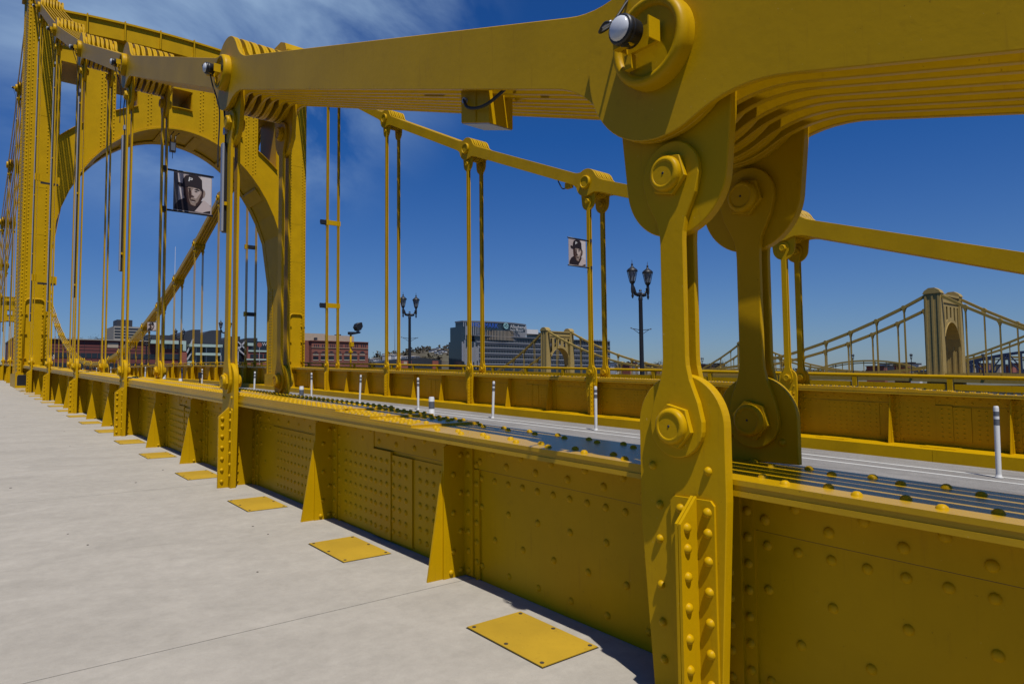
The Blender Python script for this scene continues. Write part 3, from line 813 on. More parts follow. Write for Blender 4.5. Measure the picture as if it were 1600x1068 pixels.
for n, lab in ((2, 'small junction box under the far chain beside the banner hanger'),):
    t = empty('junction_box', (15.0, ys(n)+.9, pinz(n)+.31), lab, 'junction box')
    b = MB(); b.box(-.07, .07, -.12, .12, -.26, -.08, 'yellow'); b.build('box_body', t)
    b = MB(); b.tube([(0, .10, -.2), (0, .3, -.2), (0, .5, .10)], .02, 'rubber', 6); b.build('cable', t)
# ---- floodlights clamped across hangers
def hanger_flood(n, x, z, lab, black=True):
    t = empty('hanger_floodlight', (x, ys(n), z), lab, 'floodlight')
    b = MB(); b.box(-.06, .70, -.05, .05, -.14, .10, 'yellow' if not black else 'black'); b.box(-.1, -.02, -.1, .1, -.18, .12, 'yellow'); b.build('arm', t)
    h = MB(); h.prism([(-.12, -.14), (.05, -.16), (.12, .0), (.06, .10), (-.12, .06)], 'x', -.38 if not black else .1, -.12 if not black else .55, 'black'); h.build('lamp_head', t)
hanger_flood(5, 14.95, 8.42, 'floodlight on a yellow arm high on the hanger right of the tower', False)
hanger_flood(5, 14.95, 4.08, 'floodlight on a yellow arm low on the hanger right of the tower', False)
hanger_flood(7, 14.9, 9.15, 'black floodlight high between the hangers behind the arch')
hanger_flood(7, 14.9, 4.68, 'black floodlight low between the hangers behind the arch')
for z, w_ in ((8.45, 'upper'), (4.35, 'lower')):
    t = empty('hanger_bracket', (2.5, ys(5), z), f'{w_} yellow bracket clamped across the hanger before the near tower leg', 'bracket')
    b = MB(); b.prism([(-.1, -.1), (.75, -.22), (.75, .12), (-.1, .16)], 'y', -.04, .04, 'yellow'); b.build('plate', t)
    b = MB(); b.box(.1, .7, -.10, -.041, -.24, -.17, 'black'); b.build('clamp', t)
t = empty('arch_lantern', (8.58, ys(6)-1.4, 13.1), 'small hanging signal lamp under the crown of the tower arch', 'lantern')
b = MB(); b.box(-.14, .14, -.1, .1, -1.0, -.5, 'black'); b.box(-.1, .1, -.12, -.1, -.95, -.55, 'greyband'); b.build('lamp_body', t)
b = MB(); b.tube([(-.1, 0, -.5), (-.1, 0, -.15), (.05, 0, .1)], .03, 'black', 6); b.tube([(.1, 0, -.5), (.12, 0, -.15), (.3, 0, .05)], .03, 'black', 6); b.tube([(0, 0, -1.0), (0, 0, -1.35)], .015, 'black', 5); b.build('hanging_rod', t)
t = empty('base_pad', (2.3, 34.6, .0), 'dark rubber pad on a bracket at the foot of the near tower leg', 'pad')
b = MB(); b.prism([(-.16, .06), (.16, .06), (.16, .44), (.12, .5), (-.12, .5), (-.16, .44)], 'y', -.06, .06, 'black', c=.01); b.box(-.03, .03, .06, .5, .1, .35, 'yellow'); b.build('pad_body', t)

# ---- portrait banners
for k, c in dict(b_bg=(.46, .38, .37), b_light=(.62, .56, .55), b_stripe=(.13, .11, .11), b_cap=(.018, .010, .014), b_skin=(.30, .22, .18), b_skin2=(.52, .42, .38), b_dark=(.045, .018, .014), b_shirt=(.55, .45, .43), b_letter=(.75, .74, .74)).items():
    M[k] = flat('banner_print_'+k[2:], c)
def banner(loc, wdt, hgt, lab, side=1, rotz=0, n_stripes=True):
    t = empty('portrait_banner', loc, lab, 'banner', 'portrait banners'); t.rotation_euler = (0, 0, rotz)
    f = MB(); f.prism([(0, 0), (wdt, 0), (wdt, hgt), (0, hgt)], 'y', -.004, .004, 'b_bg'); 
    lay = [0]
    def P(pts, mat, dy):
        for s in (-1, 1):
            q = [(u*wdt, v*hgt) for u, v in pts]
            f.prism(q, 'y', s*(.004+dy) if s > 0 else -(.004+dy)-.0007, s*(.004+dy)+.0007 if s > 0 else -(.004+dy), mat)
    if n_stripes:
        P([(0, .02), (.14, .02), (.10, .98), (0, .98)], 'b_stripe', .001)
        P([(.14, .5), (.21, .35), (.17, .98), (.11, .98)], 'b_light', .001)
    P([(.62, .25), (.98, .25), (.98, .98), (.70, .98)], 'b_light', .001)
    P([(.02, .02), (.04, .14), (.14, .27), (.30, .36), (.46, .33), (.62, .30), (.80, .34), (.97, .22), (.97, .02)], 'b_cap', .002)
    P([(.55, .03), (.68, .20), (.78, .36), (.92, .28), (.97, .2), (.97, .1), (.84, .06), (.76, .02)], 'b_shirt', .003)
    P([(.25, .60), (.26, .42), (.33, .26), (.43, .17), (.56, .15), (.68, .25), (.76, .42), (.78, .62), (.70, .72), (.30, .72)], 'b_dark', .004)
    P([(.36, .63), (.38, .45), (.40, .32), (.45, .20), (.55, .17), (.62, .22), (.66, .36), (.72, .50), (.74, .64), (.60, .72), (.40, .70)], 'b_skin', .005)
    P([(.46, .55), (.50, .40), (.58, .36), (.62, .42), (.70, .54), (.68, .62), (.52, .64)], 'b_skin2', .006)
    P([(.40, .60), (.38, .50), (.40, .36), (.43, .30), (.46, .42), (.45, .56)], 'b_dark', .006)
    P([(.60, .16), (.70, .30), (.75, .46), (.70, .42), (.64, .30), (.57, .22)], 'b_dark', .007)
    P([(.52, .60), (.60, .63), (.68, .60), (.66, .575), (.58, .585)], 'b_cap', .007)
    P([(.36, .61), (.42, .63), (.45, .60), (.41, .585)], 'b_cap', .007)
    P([(.53, .555), (.58, .57), (.63, .55), (.58, .535)], 'b_cap', .008)
    P([(.38, .56), (.42, .57), (.45, .55), (.41, .54)], 'b_cap', .008)
    P([(.44, .42), (.47, .445), (.54, .425), (.52, .405), (.46, .40)], 'b_dark', .008)
    P([(.42, .31), (.47, .335), (.55, .325), (.58, .30), (.50, .29)], 'b_dark', .008)
    P([(.44, .28), (.50, .285), (.56, .28), (.51, .255)], 'b_skin2', .008)
    P([(.77, .60), (.81, .62), (.83, .54), (.80, .44), (.76, .42)], 'b_skin', .004)
    P([(.74, .70), (.73, .88), (.62, .98), (.45, .99), (.30, .94), (.24, .84), (.23, .72), (.12, .74), (.09, .70), (.14, .64), (.26, .62), (.36, .66), (.50, .67), (.66, .64), (.76, .56)], 'b_cap', .009)
    # cap letter P
    def LP(pts): return [(.375+(u-.37)*.72, .80+(v-.78)*.75) for u, v in pts]
    P(LP([(.37, .78), (.405, .78), (.43, .93), (.395, .93)]), 'b_letter', .010)
    P(LP([(.39, .90), (.49, .91), (.52, .895), (.52, .855), (.49, .835), (.40, .83), (.40, .85), (.475, .857), (.49, .87), (.485, .885), (.39, .88)]), 'b_letter', .0112)
    f.build('banner_cloth', t)
    for z in (-.018, hgt+.018):
        r = MB(); xa, xb = (-.17, wdt+.03) if side > 0 else (-.03, wdt+.17)
        r.tube([(xa, 0, z), (xb, 0, z)], .020, 'black', 8)
        c = xa if side > 0 else xb
        r.box(c-.03, c+.03, -.07, .07, z-.05, z+.05, 'black'); r.build('banner_rod', t)
banner((3.27, ys(2)-.03, 3.43), .71, .76, 'large portrait banner, player in black cap, hung on the near hanger under the arch')
banner((14.03, ys(2)-.03, 3.46), .72, .79, 'portrait banner of player in black cap on the far hanger, against blue sky', -1, 0, False)
banner((14.1, ys(11)-.03, 5.15), .74, .80, 'small distant portrait banner behind the sloping far chain', -1, 0, False)
banner((14.15, ys(24), 5.1), .8, .85, 'tiny portrait banner in front of the dark red facade, left end of the bridge', -1, 0, False)

# ---- flexible white lane posts
PY = [(13.25, 3.62), (13.25, 8.1), (13.25, 12.60), (13.25, 17.05), (13.2, 21.4), (13.1, 25.8), (12.9, 30.2)] + [(11.3, y) for y in (33.2, 37.6, 42, 46.4, 50.8, 57, 64, 71, 79, 88)]
LAB = ['white lane post with two grey bands, tall at the right edge of the picture', 'white lane post hidden behind the nearest yellow post plate', 'white lane post just left of the big front hanger', 'white lane post left of the banner hanger, in the middle of the road', 'white lane post standing below the black twin lamp', 'white lane post left of the short striped drum', 'white lane post right of the dark near hanger']
for i, (x, y) in enumerate(PY):
    t = empty('lane_post', (x, y, ZF(y)-1.296), LAB[i] if i < len(LAB) else f'small distant white lane post, {ORD[i]} of the row from the camera', 'lane post', 'white flexible lane posts')
    b = MB(); b.lathe([(.062, 0), (.062, .012), (.045, .03), (.042, .06)], (0, 0, 0), '+z', 14, 'white'); b.build('base', t)
    b = MB(); b.lathe([(.040, .05), (.040, 1.12), (.037, 1.15), (.028, 1.165)], (0, 0, 0), '+z', 14, 'white'); b.build('tube', t)
    for z0_, z1_ in ((.85, .95), (1.0, 1.075)):
        b = MB(); b.lathe([(.0412, z0_), (.0412, z1_)], (0, 0, 0), '+z', 14, 'greyband'); b.build('reflective_band', t)
    t.rotation_euler = (random.uniform(-.02, .02), random.uniform(-.02, .035) + (.02 if i == 0 else 0), 0)
for x, y, lab in ((11.2, 17.4, 'short white channel marker with a black label, behind the rivets near the middle'), (10.9, 26.5, 'short white channel marker with a black label, right of the dark near hanger'),
                  (9.6, 43.5, 'short banded marker on the road seen right of the third near hanger'), (9.3, 38.5, 'short banded marker on the road seen between near hangers')):
    t = empty('channel_marker', (x, y, ZF(y)-1.296), lab, 'marker', 'short road markers')
    b = MB(); b.lathe([(.12, 0), (.12, .03), (.09, .06), (.085, .66), (.07, .70)], (0, 0, 0), '+z', 16, 'white'); b.build('drum', t)
    b = MB(); b.lathe([(.0885, .34), (.087, .56)], (0, 0, 0), '+z', 16, 'greyband'); b.build('label_band', t)
t = empty('sign_post', (10.2, 38.3, ZF(38.3)-1.296), 'thin dark post with a small plate standing on the road behind the near hangers', 'post')
b = MB(); b.lathe([(.035, 0), (.035, 1.0)], (0, 0, 0), '+z', 8, 'black'); b.box(-.09, .09, -.045, -.036, .72, 1.02, 'black'); b.build('post_body', t)

# ---- yellow cover plates let into the sidewalk
k = 0
for n in range(-1, 6):
    for u in (.148, .487, .812):
        y = ys(n+u); z = ZF(y)+WALK
        if y < .3 or (5.6 < n+u < 6.4): continue
        far = ['nearest', 'second', 'third', 'fourth', 'fifth', 'sixth', 'seventh', 'eighth', 'ninth', 'tenth']
        lab = (f'{far[k]} yellow cover plate from the camera, screwed flush into the sidewalk') if k < 10 else f'distant yellow cover plate in the sidewalk, {ORD[k]} of the row from the camera'
        t = empty('cover_plate', (2.405, y, z), lab, 'cover plate', 'yellow cover plates in the sidewalk')
        b = MB(); g = .0405
        def inc(v): return (v[0], v[1], v[2]+v[1]*g)
        b.prism([(-.19, -.305), (.19, -.305), (.19, .305), (-.19, .305)], 'z', .0015, .008, 'plate', c=.001, fn=inc) if 'plate' in M else None
        if 'plate' not in M:
            M['plate'] = paint('worn_yellow_plate_paint', (.50, .31, .015), .62, .22, .12, dirt=.75, chips=.9)
            b.prism([(-.19, -.305), (.19, -.305), (.19, .305), (-.19, .305)], 'z', .0015, .008, 'plate', c=.001, fn=inc)
        b.build('plate', t)
        b = MB()
        b.prism([(-.196, -.311), (.196, -.311), (.196, .311), (-.196, .311)], 'z', .0005, .0012, 'rubber', fn=inc); b.build('gasket', t)
        if k < 12:
            for sx, sy in ((-.165, -.275), (.165, -.275), (-.165, .275), (.165, .275), (-.165, 0), (.165, 0)):
                b = MB(); b.prism(circ(sx, sy, .0115, 8), 'z', .0082, .0105, 'steelbolt', fn=inc); b.build('screw', t)
        k += 1

# ---- street lamps with twin lanterns
def lamp_proto(h=4.95):
    t = empty('street_lamp', (0, 0, 0))
    b = MB(); b.lathe([(.20, 0), (.20, .12), (.15, .18), (.14, .7), (.10, .8), (.085, .9), (.075, 1.2), (.066, h-1.35), (.075, h-1.32), (.075, h-1.25), (.06, h-1.22), (.06, h-1.06)], (0, 0, 0), '+z', 14, 'ironblack')
    b.rivet((0, 0, h-1.03), '+z', .055, 10, 3, 1.4, 'ironblack'); b.build('post', t)
    for s in (-1, 1):
        a = MB(); zz = h-1.13
        a.tube([(0, 0, zz), (s*.13, 0, zz-.02), (s*.23, 0, zz+.0), (s*.27, 0, zz+.09), (s*.31, 0, zz+.20), (s*.36, 0, zz+.27), (s*.36, 0, zz+.38)], .05, 'ironblack', 8, taper=[.07, .065, .06, .055, .05, .05, .045])
        a.lathe([(.012, -.28), (.045, -.20), (.03, -.13), (.05, -.06), (.055, .08), (.04, .22), (.05, .28)], (s*.36, 0, zz+.12), '+z', 10, 'ironblack')
        a.build('arm', t)
        L_ = MB(); zb = h-.80
        L_.lathe([(.05, 0), (.085, .04), (.09, .07), (.10, .085)], (s*.36, 0, zb), '+z', 8, 'ironblack')
        for i in range(6):
            q = PI/3*i+.2; L_.tube([(s*.36+.09*math.cos(q), .09*math.sin(q), zb+.08), (s*.36+.165*math.cos(q), .165*math.sin(q), zb+.42)], .011, 'ironblack', 5)
        L_.lathe([(.185, .42), (.19, .45), (.15, .50), (.07, .56), (.035, .60), (.03, .64), (.04, .66), (.012, .70), (.004, .82)], (s*.36, 0, zb), '+z', 12, 'ironblack')
        o = L_.build('lantern', t)
        G = MB(); G.lathe([(.078, .085), (.150, .42)], (s*.36, 0, zb), '+z', 6, 'glasslamp', smooth=False); G.build('glass', o)
    b = MB(); zz = h-2.35
    for s in (-1, 1): b.tube([(0, 0, zz), (s*.46, 0, zz+.05)], .012, 'ironblack', 5); b.tube([(0, 0, zz-.16), (s*.36, 0, zz+.03)], .010, 'ironblack', 5); b.rivet((s*.46, 0, zz+.05), '+z', .03, 6, 2, 1, 'ironblack')
    b.build('banner_arm', t)
    return t
def copy_tree(o, parent=None):
    c = o.copy(); COL.objects.link(c); c.parent = parent
    for ch in o.children: copy_tree(ch, c)
    return c
lp = lamp_proto()
def lamp(loc, lab, first=False, sc=1, rot=0, grp='twin lantern street lamps'):
    o = lp if first else copy_tree(lp)
    o.location = loc; o.scale = (sc, sc, sc); o.rotation_euler = (0, 0, rot); tag(o, lab, 'street lamp', grp)
def lz(y, x=18.0): return ZF(y)+WALK
b = MB()
for y in (14.95, 30.0, 45.1, 60.2, 75.2, 90.3, 105.3): b.box(17.665, 18.25, y-.25, y+.25, -1.35, WALK-.001, 'yellow', lambda v, y=y: ZF(y))
bpart(b, 'lamp_bracket')
lamp((18.0, 14.95, ZF(14.95)+WALK), 'black iron street lamp with twin lanterns, the larger one right of the far banner', True, 1, -.1)
lamp((18.0, 30.0, ZF(30)+WALK), 'black iron street lamp with twin lanterns, the smaller one above the wooded hill', rot=-.1)
lamp((18.0, 60.2, ZF(60.2)+WALK), 'black twin lantern street lamp mostly hidden behind the second near hanger', rot=-.1)
lamp((18.0, 75.2, ZF(75.2)+WALK), 'black twin lantern street lamp left of the dark slate roof, behind the arch', rot=-.1)
lamp((18.0, 90.3, ZF(90.3)+WALK), 'distant black twin lantern lamp behind the sloping far chain', rot=-.1)
# ---- floodlight on its own yellow pole
y = 36.3
t = empty('floodlight_pole', (17.85, y, ZF(y)-.98), 'black floodlight tilted on top of a slim yellow pole beside the brick building', 'floodlight pole')
b = MB(); b.tube([(0, 0, 0), (0, 0, 3.05)], .055, 'yellow', 10); b.box(-.05, .14, -.12, .12, 2.25, 2.5, 'yellow'); b.box(-.09, .09, -.09, .09, 1.9, 2.0, 'yellow'); b.build('pole', t)
b = MB(); b.prism([(-.15, 2.96), (.0, 2.92), (.55, 3.04), (.60, 3.12), (-.15, 3.10)], 'y', -.09, .09, 'black'); b.build('arm', t)
b = MB(); b.prism([(.22, 3.38), (.34, 3.18), (.56, 3.22), (.68, 3.44), (.62, 3.68), (.45, 3.66), (.30, 3.58)], 'y', -.2, .2, 'black', c=.02); b.prism([(.36, 3.10), (.54, 3.10), (.54, 3.24), (.36, 3.24)], 'y', -.03, .03, 'alu'); b.build('lamp_head', t)

# ================================================================ OTHER BRIDGES UP RIVER
def far_bridge(x0, yT, lab, mat, tmat, sc_bars, lampn, low=False):
    """sister bridge: towers at yT and yT+131, chains at x0 and x0+12.44"""
    root = empty('suspension_bridge', (x0, yT, 0), lab, 'bridge')
    def part(mb, name, parent=root, label=None, kind=None):
        return mb.build(name, parent, label, kind=kind, off=(-x0, -yT, 0) if parent is root else None)
    def zd(n): return zfn(n)+DZ
    DZ = .15
    def Y(n): return yT + (n-6)*S
    # deck
    d = MB()
    for n in range(-5, 38):
        f = lambda y: zfn((y-yT)/S+6 if (y-yT)/S+6 < 28 else 55-((y-yT)/S+6)) + DZ if True else 0
        d.box(x0-2.7, x0+SEP+2.7, Y(n), Y(n+1), -1.9, -1.0, mat, f)
        d.box(x0+.1, x0+.3, Y(n), Y(n+1), -1.0, 0, mat, f); d.box(x0+SEP, x0+SEP+.2, Y(n), Y(n+1), -1.0, 0, mat, f)
        d.box(x0-2.65, x0-2.6, Y(n), Y(n+1), .2, .28, mat, f)
        for k in range(4): d.box(x0-2.66, x0-2.59, Y(n+k*.25), Y(n+k*.25)+.1, -1, .2, mat, f)
    part(d, 'deck')
    r = MB()
    for xx in (x0, x0+SEP):
        for n in range(-5, 38):
            pass
    for xx in (x0, x0+SEP):
        for n in range(-1, 34):
            if n == 6 or n == 27: pass
            za, zb = pinz(n)+DZ, pinz(n+1)+DZ
            if n+1 > 33: continue
            mb = MB(); mb.beam((xx+.39, Y(n), za), (xx+.39, Y(n+1), zb), .75, sc_bars, mat)
            if not low: mb.lathe([(.50, 0), (.50, .9)], (xx-.06, Y(n+1), zb), '+x', 10, mat)
            part(mb, 'eyebar_link')
        for n in range(0, 33):
            if n in (6, 27) or pinz(n)-zfn(n) < 1.2: continue
            mb = MB()
            for q in (0.05, .60): mb.box(xx+q, xx+q+.13, Y(n)-.09, Y(n)+.09, zfn(n)+DZ-.2, pinz(n)+DZ, mat)
            mb.prism([(Y(n)-.4, pinz(n)+DZ), (Y(n)+.4, pinz(n)+DZ), (Y(n)+.1, pinz(n)+DZ-1.1), (Y(n)-.1, pinz(n)+DZ-1.1)], 'x', xx-.05, xx+.83, mat)
            part(mb, 'hanger')
    for nT in (6, 27):
        yc = Y(nT); y0, y1 = yc-1.7, yc+1.7
        tw = MB(); cx = x0+6.6; A = 5.2; Zs = 6.2+DZ; B = 6.6
        def arch(x):
            q = min(abs(x-cx)/A, 1); return Zs+B*math.sqrt(max(1-q*q, 0))
        wins = [(cx-4.9, cx-4.0), (cx-2.9, cx-1.9), (cx-.5, cx+.5), (cx+1.9, cx+2.9), (cx+4.0, cx+4.9)]
        N_ = 20; xs = [cx-A+2*A*i/N_ for i in range(N_+1)]
        cuts = sorted(set([round(x, 3) for x in xs]+[round(q, 3) for p in wins for q in p]))
        for ya, yb in ((y0+.3, y0+.5), (y1-.5, y1-.3)):
            for a, c in zip(cuts[:-1], cuts[1:]):
                m_ = (a+c)/2; hole = any(p[0] < m_ < p[1] for p in wins)
                tz = lambda x: 18.5+DZ+.5*(1-((x-cx)/A)**2)
                if hole:
                    tw.prism([(a, arch(a)), (c, arch(c)), (c, min(arch(c)+1.0, 15.3)), (a, min(arch(a)+1.0, 15.3))], 'y', ya, yb, tmat)
                    tw.prism([(a, 16.4), (c, 16.4), (c, tz(c)), (a, tz(a))], 'y', ya, yb, tmat)
                else: tw.prism([(a, arch(a)), (c, arch(c)), (c, tz(c)), (a, tz(a))], 'y', ya, yb, tmat)
        for a, c in zip(xs[:-1], xs[1:]):
            tw.prism([(a, arch(a)-.12), (c, arch(c)-.12), (c, arch(c)), (a, arch(a))], 'y', y0+.1, y1-.1, tmat)
            tw.prism([(a, 17.2), (c, 17.2), (c, 17.45), (a, 17.45)], 'y', y0+.1, y1-.1, tmat)
            tw.prism([(a, 18.7), (c, 18.7), (c, 19.15), (a, 19.15)], 'y', y0+.0, y1-.0, tmat)
        o = part(tw, 'tower')
        for xa, xb in ((x0-.45, x0+1.35), (x0+SEP-.55, x0+SEP+1.25)):
            lg = MB(); lg.prism([(xa-.25, -6), (xb+.25, -6), (xb, 19.2), (xa, 19.2)], 'y', y0, y1, tmat)
            for q in (y0+.2, yc-.25, y1-.6): lg.prism([(xa-.45, -6), (xa+.1, -6), (xa+.1, 19.2), (xa-.15, 19.2)], 'y', q, q+.4, tmat)
            lg.prism([(y0-.2, 19.2), (y1+.2, 19.2), (y1-.2, 19.9), (yc+.6, 20.5), (yc-.6, 20.5), (y0+.2, 19.9)], 'x', xa-.25, xb+.25, tmat)
            for k in range(6): lg.box(xa-.16, xa, y0+.3+k*.5, y0+.38+k*.5, 19.2, 19.7, tmat)
            lg.build('tower_leg', o)
    return root
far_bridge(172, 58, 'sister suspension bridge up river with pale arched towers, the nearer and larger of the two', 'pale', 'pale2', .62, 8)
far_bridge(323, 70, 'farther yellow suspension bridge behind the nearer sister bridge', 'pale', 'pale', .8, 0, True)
WL = ['left end of the row', 'second from the left', 'third from the left', 'fourth from the left', 'fifth from the left', 'sixth from the left']
for i, y in enumerate((118, 104, 88, 75, 62, 48)):
    lamp((169.2, y, zfn((y-58)/S+6)-.85), f'tiny black twin lantern lamp on the pale sister bridge, {WL[i]}', sc=1.12)
for i, y in enumerate((150, 128, 100)):
    lamp((320.3, y, zfn((y-70)/S+6)-.85), f'very small twin lantern lamp on the farthest yellow bridge, {WL[i]}', sc=1.15)
# dark blue truss bridge beyond
t = empty('truss_bridge', (430, 95, 0), 'dark blue steel truss railway bridge low on the right horizon', 'bridge')
def ttop(y): return 9.5 - .0015*(y-95)**2 if y > 95 else 9.5
for side in (0, 9):
    b = MB(); X_ = 430+side; st = 7.5
    ks = [60+st*i for i in range(14)]
    for i, (a, c) in enumerate(zip(ks[:-1], ks[1:])):
        za = 4.2+9.5*math.sin(PI*min(max((145-a)/100, 0), 1)); zc = 4.2+9.5*math.sin(PI*min(max((145-c)/100, 0), 1)) if c < 145 else 4.2
        b.beam((X_, a, za), (X_, c, zc), .8, .9, 'navy'); b.beam((X_, a, 2.0), (X_, c, 2.0), .8, 1.2, 'navy')
        b.beam((X_, a, 2.0), (X_, a, za), 1.0, .9, 'navy')
        b.beam((X_, a, za if i % 2 else 2.0), (X_, c, 2.0 if i % 2 else zc), .5, .6, 'navy')
    b.build('truss', t, off=(-430, -95, 0))
b = MB(); b.box(429, 440, -80, 400, .5, 1.6, 'navy'); b.build('deck', t, off=(-430, -95, 0))
# steel arch bridge far up river
t = empty('arch_bridge', (700, 250, 0), 'faint pale arched bridge far up river behind the second pale tower', 'bridge')
b = MB()
for c0, R_, H_ in ((190, 55, 17), (300, 55, 17), (410, 45, 12)):
    P = [(700, c0+R_*math.cos(PI*i/16), 1+H_*math.sin(PI*i/16)) for i in range(17)]
    for p, q in zip(P[:-1], P[1:]): b.beam(p, q, 1.6, 1.6, 'pale'); b.beam((p[0], p[1], p[2]-2.2), (q[0], q[1], q[2]-2.2), 1, 1, 'pale'); b.beam((p[0], p[1], 1), p, .6, .6, 'pale')
b.box(698, 712, 60, 600, 1, 2.6, 'pale'); b.build('arch_rib', t, off=(-700, -250, 0))

# ================================================================ RIVER, BANKS, HILLS
b = MB(); b.box(-3000, 4000, -400, 236, -12.6, -12.5, 'water'); b.build('river', kind='structure', label='dark green river far below the bridges')
def gsheet():
    b = MB(); vs = []; fs = []
    xs = [-4000, -1000, -200, 0, 100, 200, 400, 800, 1500, 4000, 9000]; yy = [236, 240, 260, 400, 700, 1200, 2500, 6000, 12000]
    for j, y in enumerate(yy):
        for i, x in enumerate(xs): vs.append((x, y, -13 if j == 0 else -7.5 if j == 1 else -5))
    for j in range(len(yy)-1):
        for i in range(len(xs)-1): a = j*len(xs)+i; fs.append((a, a+1, a+1+len(xs), a+len(xs)))
    b.add(vs, fs, 'ground'); b.build('far_bank', kind='structure', label='north bank of the river')
    b = MB(); b.box(520, 9000, -3000, 240, -12.7, -4.9, 'ground'); b.build('upstream_bank', kind='structure', label='flat ground up river')
    b = MB(); b.box(-4000, 9000, -4000, -400, -13, -5, 'ground'); b.build('near_bank', kind='structure')
gsheet()
from mathutils import noise as NZ
def hill(name, x0, x1, y0, y1, hfun, nx, ny, lab):
    b = MB(); vs = []; fs = []
    for j in range(ny+1):
        for i in range(nx+1):
            x = lt(x0, x1, i/nx); y = lt(y0, y1, j/ny)
            e = math.sin(PI*j/ny)
            vs.append((x, y, -8 + hfun(x, y, e)))
    for j in range(ny):
        for i in range(nx): a = j*(nx+1)+i; fs.append((a, a+1, a+nx+2, a+nx+1))
    b.add(vs, fs, 'hill', True); b.build(name, kind='structure', label=lab)
    return vs
def h1(x, y, e):
    prof = 56*math.exp(-((x-1085)/190)**2) + 44*math.exp(-((x-850)/130)**2) + 22*math.exp(-((x-700)/110)**2) + 30*math.exp(-((x-1500)/350)**2) + 24
    return e*prof*(1+.12*NZ.noise(Vector((x/90, y/90, 0))))
hv = hill('wooded_hill', 560, 2200, 1050, 1600, h1, 60, 14, 'wooded hill behind the glass office block')
def h2(x, y, e): return e*(40+14*NZ.noise(Vector((x/120, y/120, 3))))
hv2 = hill('wooded_hill', -200, 420, 900, 1300, h2, 24, 8, 'low wooded hill behind the red stadium facade')
def h3(x, y, e): return e*(34+14*NZ.noise(Vector((x/150, y/150, 5))))
hv3 = hill('wooded_hill', 1500, 3600, 900, 1500, h3, 30, 8, 'low hills up river')
# trees: a far-off wood that reads as one mass
def wood(spots, name, lab):
    b = MB(); rnd = random.Random(3)
    for x, y, z, r in spots:
        for k in range(7):
            cx_, cy_, cz_ = x+rnd.gauss(0, r*.4), y+rnd.gauss(0, r*.3), z+r*.8+rnd.gauss(0, r*.35); q = r*rnd.uniform(.28, .55)
            vs = []
            for t_ in range(5):
                u = Vector((rnd.gauss(0, 1), rnd.gauss(0, 1), rnd.gauss(0, 1))).normalized()*q*rnd.uniform(.7, 1.3); vs.append((cx_+u.x, cy_+u.y, cz_+u.z))
            b.add(vs, [(0, 1, 2), (0, 2, 3), (0, 3, 1), (1, 2, 3), (1, 4, 2), (2, 4, 3)], 'leaf')
        b.box(x-.4, x+.4, y-.4, y+.4, z-2, z+r, 'leaf')
    b.build(name, kind='stuff', label=lab, cat='wood')
sp = []
for vs_, n_ in ((hv, 2600), (hv2, 420), (hv3, 600)):
    rr_ = random.Random(5)
    cand = [v for v in vs_ if v[2] > 4]
    for _ in range(n_):
        v = rr_.choice(cand); sp.append((v[0]+rr_.uniform(-18, 18), v[1]+rr_.uniform(-18, 18), v[2]-4, rr_.uniform(5, 9)))
wood(sp, 'hillside_wood', 'bare brown spring woodland covering the far hills')

# ================================================================ BUILDINGS ON THE NORTH BANK
def W(u, v, Yp):                      # a facade measured at (u, v) standing in the vertical plane Y = Yp
    d = fw + r2*(u-800)/F_PX - u2*(v-534)/F_PX
    return d*(Yp/d.y)
def rect(b, u0, u1, v0, v1, Yp, dep, mat, zbot=None):
    p0 = W(u0, v0, Yp); p1 = W(u1, v0, Yp); zt = (p0.z+p1.z)/2; q0 = W(u0, v1, Yp); q1 = W(u1, v1, Yp)
    b.box(p0.x, p1.x, Yp, Yp+dep, zbot if zbot is not None else (q0.z+q1.z)/2, zt, mat)
def bld(lab, Yp, u, mats='building'):
    p = W(u, 570, Yp); e = empty(mats, (p.x, Yp, -5), lab, 'building'); e['_o'] = 0; del e['_o']; return e, (-p.x, -Yp, 5)
# --- office block of dark glass with a drum storey and signs
Yb = 330
e, o = bld('large dark glass office block with a curved upper storey and wall signs', Yb, 820)
def bp_(b, nm, par=None):
    return b.build(nm, e if par is None else par, off=o if par is None else None)
b = MB(); rect(b, 742, 953, 529, 600, Yb, 16, 'blueglass', -6)
rect(b, 722, 745, 533, 600, Yb-1, 14, 'blueglass', -6); wl = bp_(b, 'wall')
b = MB(); rect(b, 721, 731, 510, 540, Yb+4, 12, 'blueglass'); bp_(b, 'side_block')
b = MB()
pa, pb = W(731, 505, Yb).x, W(829, 505, Yb).x; zt_ = W(770, 502, Yb).z; zb_ = W(770, 531, Yb).z
n_ = 14; P = [(lt(pa, pb, i/n_), Yb+10-11*math.sin(PI*(.15+.7*i/n_))) for i in range(n_+1)] + [(pb, Yb+13), (pa, Yb+13)]
b.prism(P, 'z', zb_, zt_-.8, 'blueglass'); b.prism(inset(P, -.4), 'z', zt_-.8, zt_, 'mullion'); bp_(b, 'drum')
f = MB()
for i in range(46):
    t_ = i/45; x = lt(pa, pb, t_); y = Yb+10-11*math.sin(PI*(.15+.7*t_))-.5
    f.box(x-.12, x+.12, y-.35, y, zb_, lt(zb_, zt_, .52 if 9 < i < 44 else .9), 'tan' if 12 < i < 32 else 'fin')
f.build('fin', e, off=o, kind=None)
b = MB()
for i, v in enumerate((537.5, 545.5, 553.5, 561.5, 569)):
    rect(b, 744, 953.3, v, v+.7, Yb-.9, 1, 'fin'); rect(b, 744, 953.3, v+.7, v+3.4, Yb-.5, .5, 'mullion')
rect(b, 741, 953.6, 528.2, 529.4, Yb-1.2, 17, 'mullion'); b.build('spandrel', e, off=o)
b = MB()
for i in range(84): u = 744+i*2.5; rect(b, u, u+.28, 530, 577, Yb-.35, .35, 'mullion')
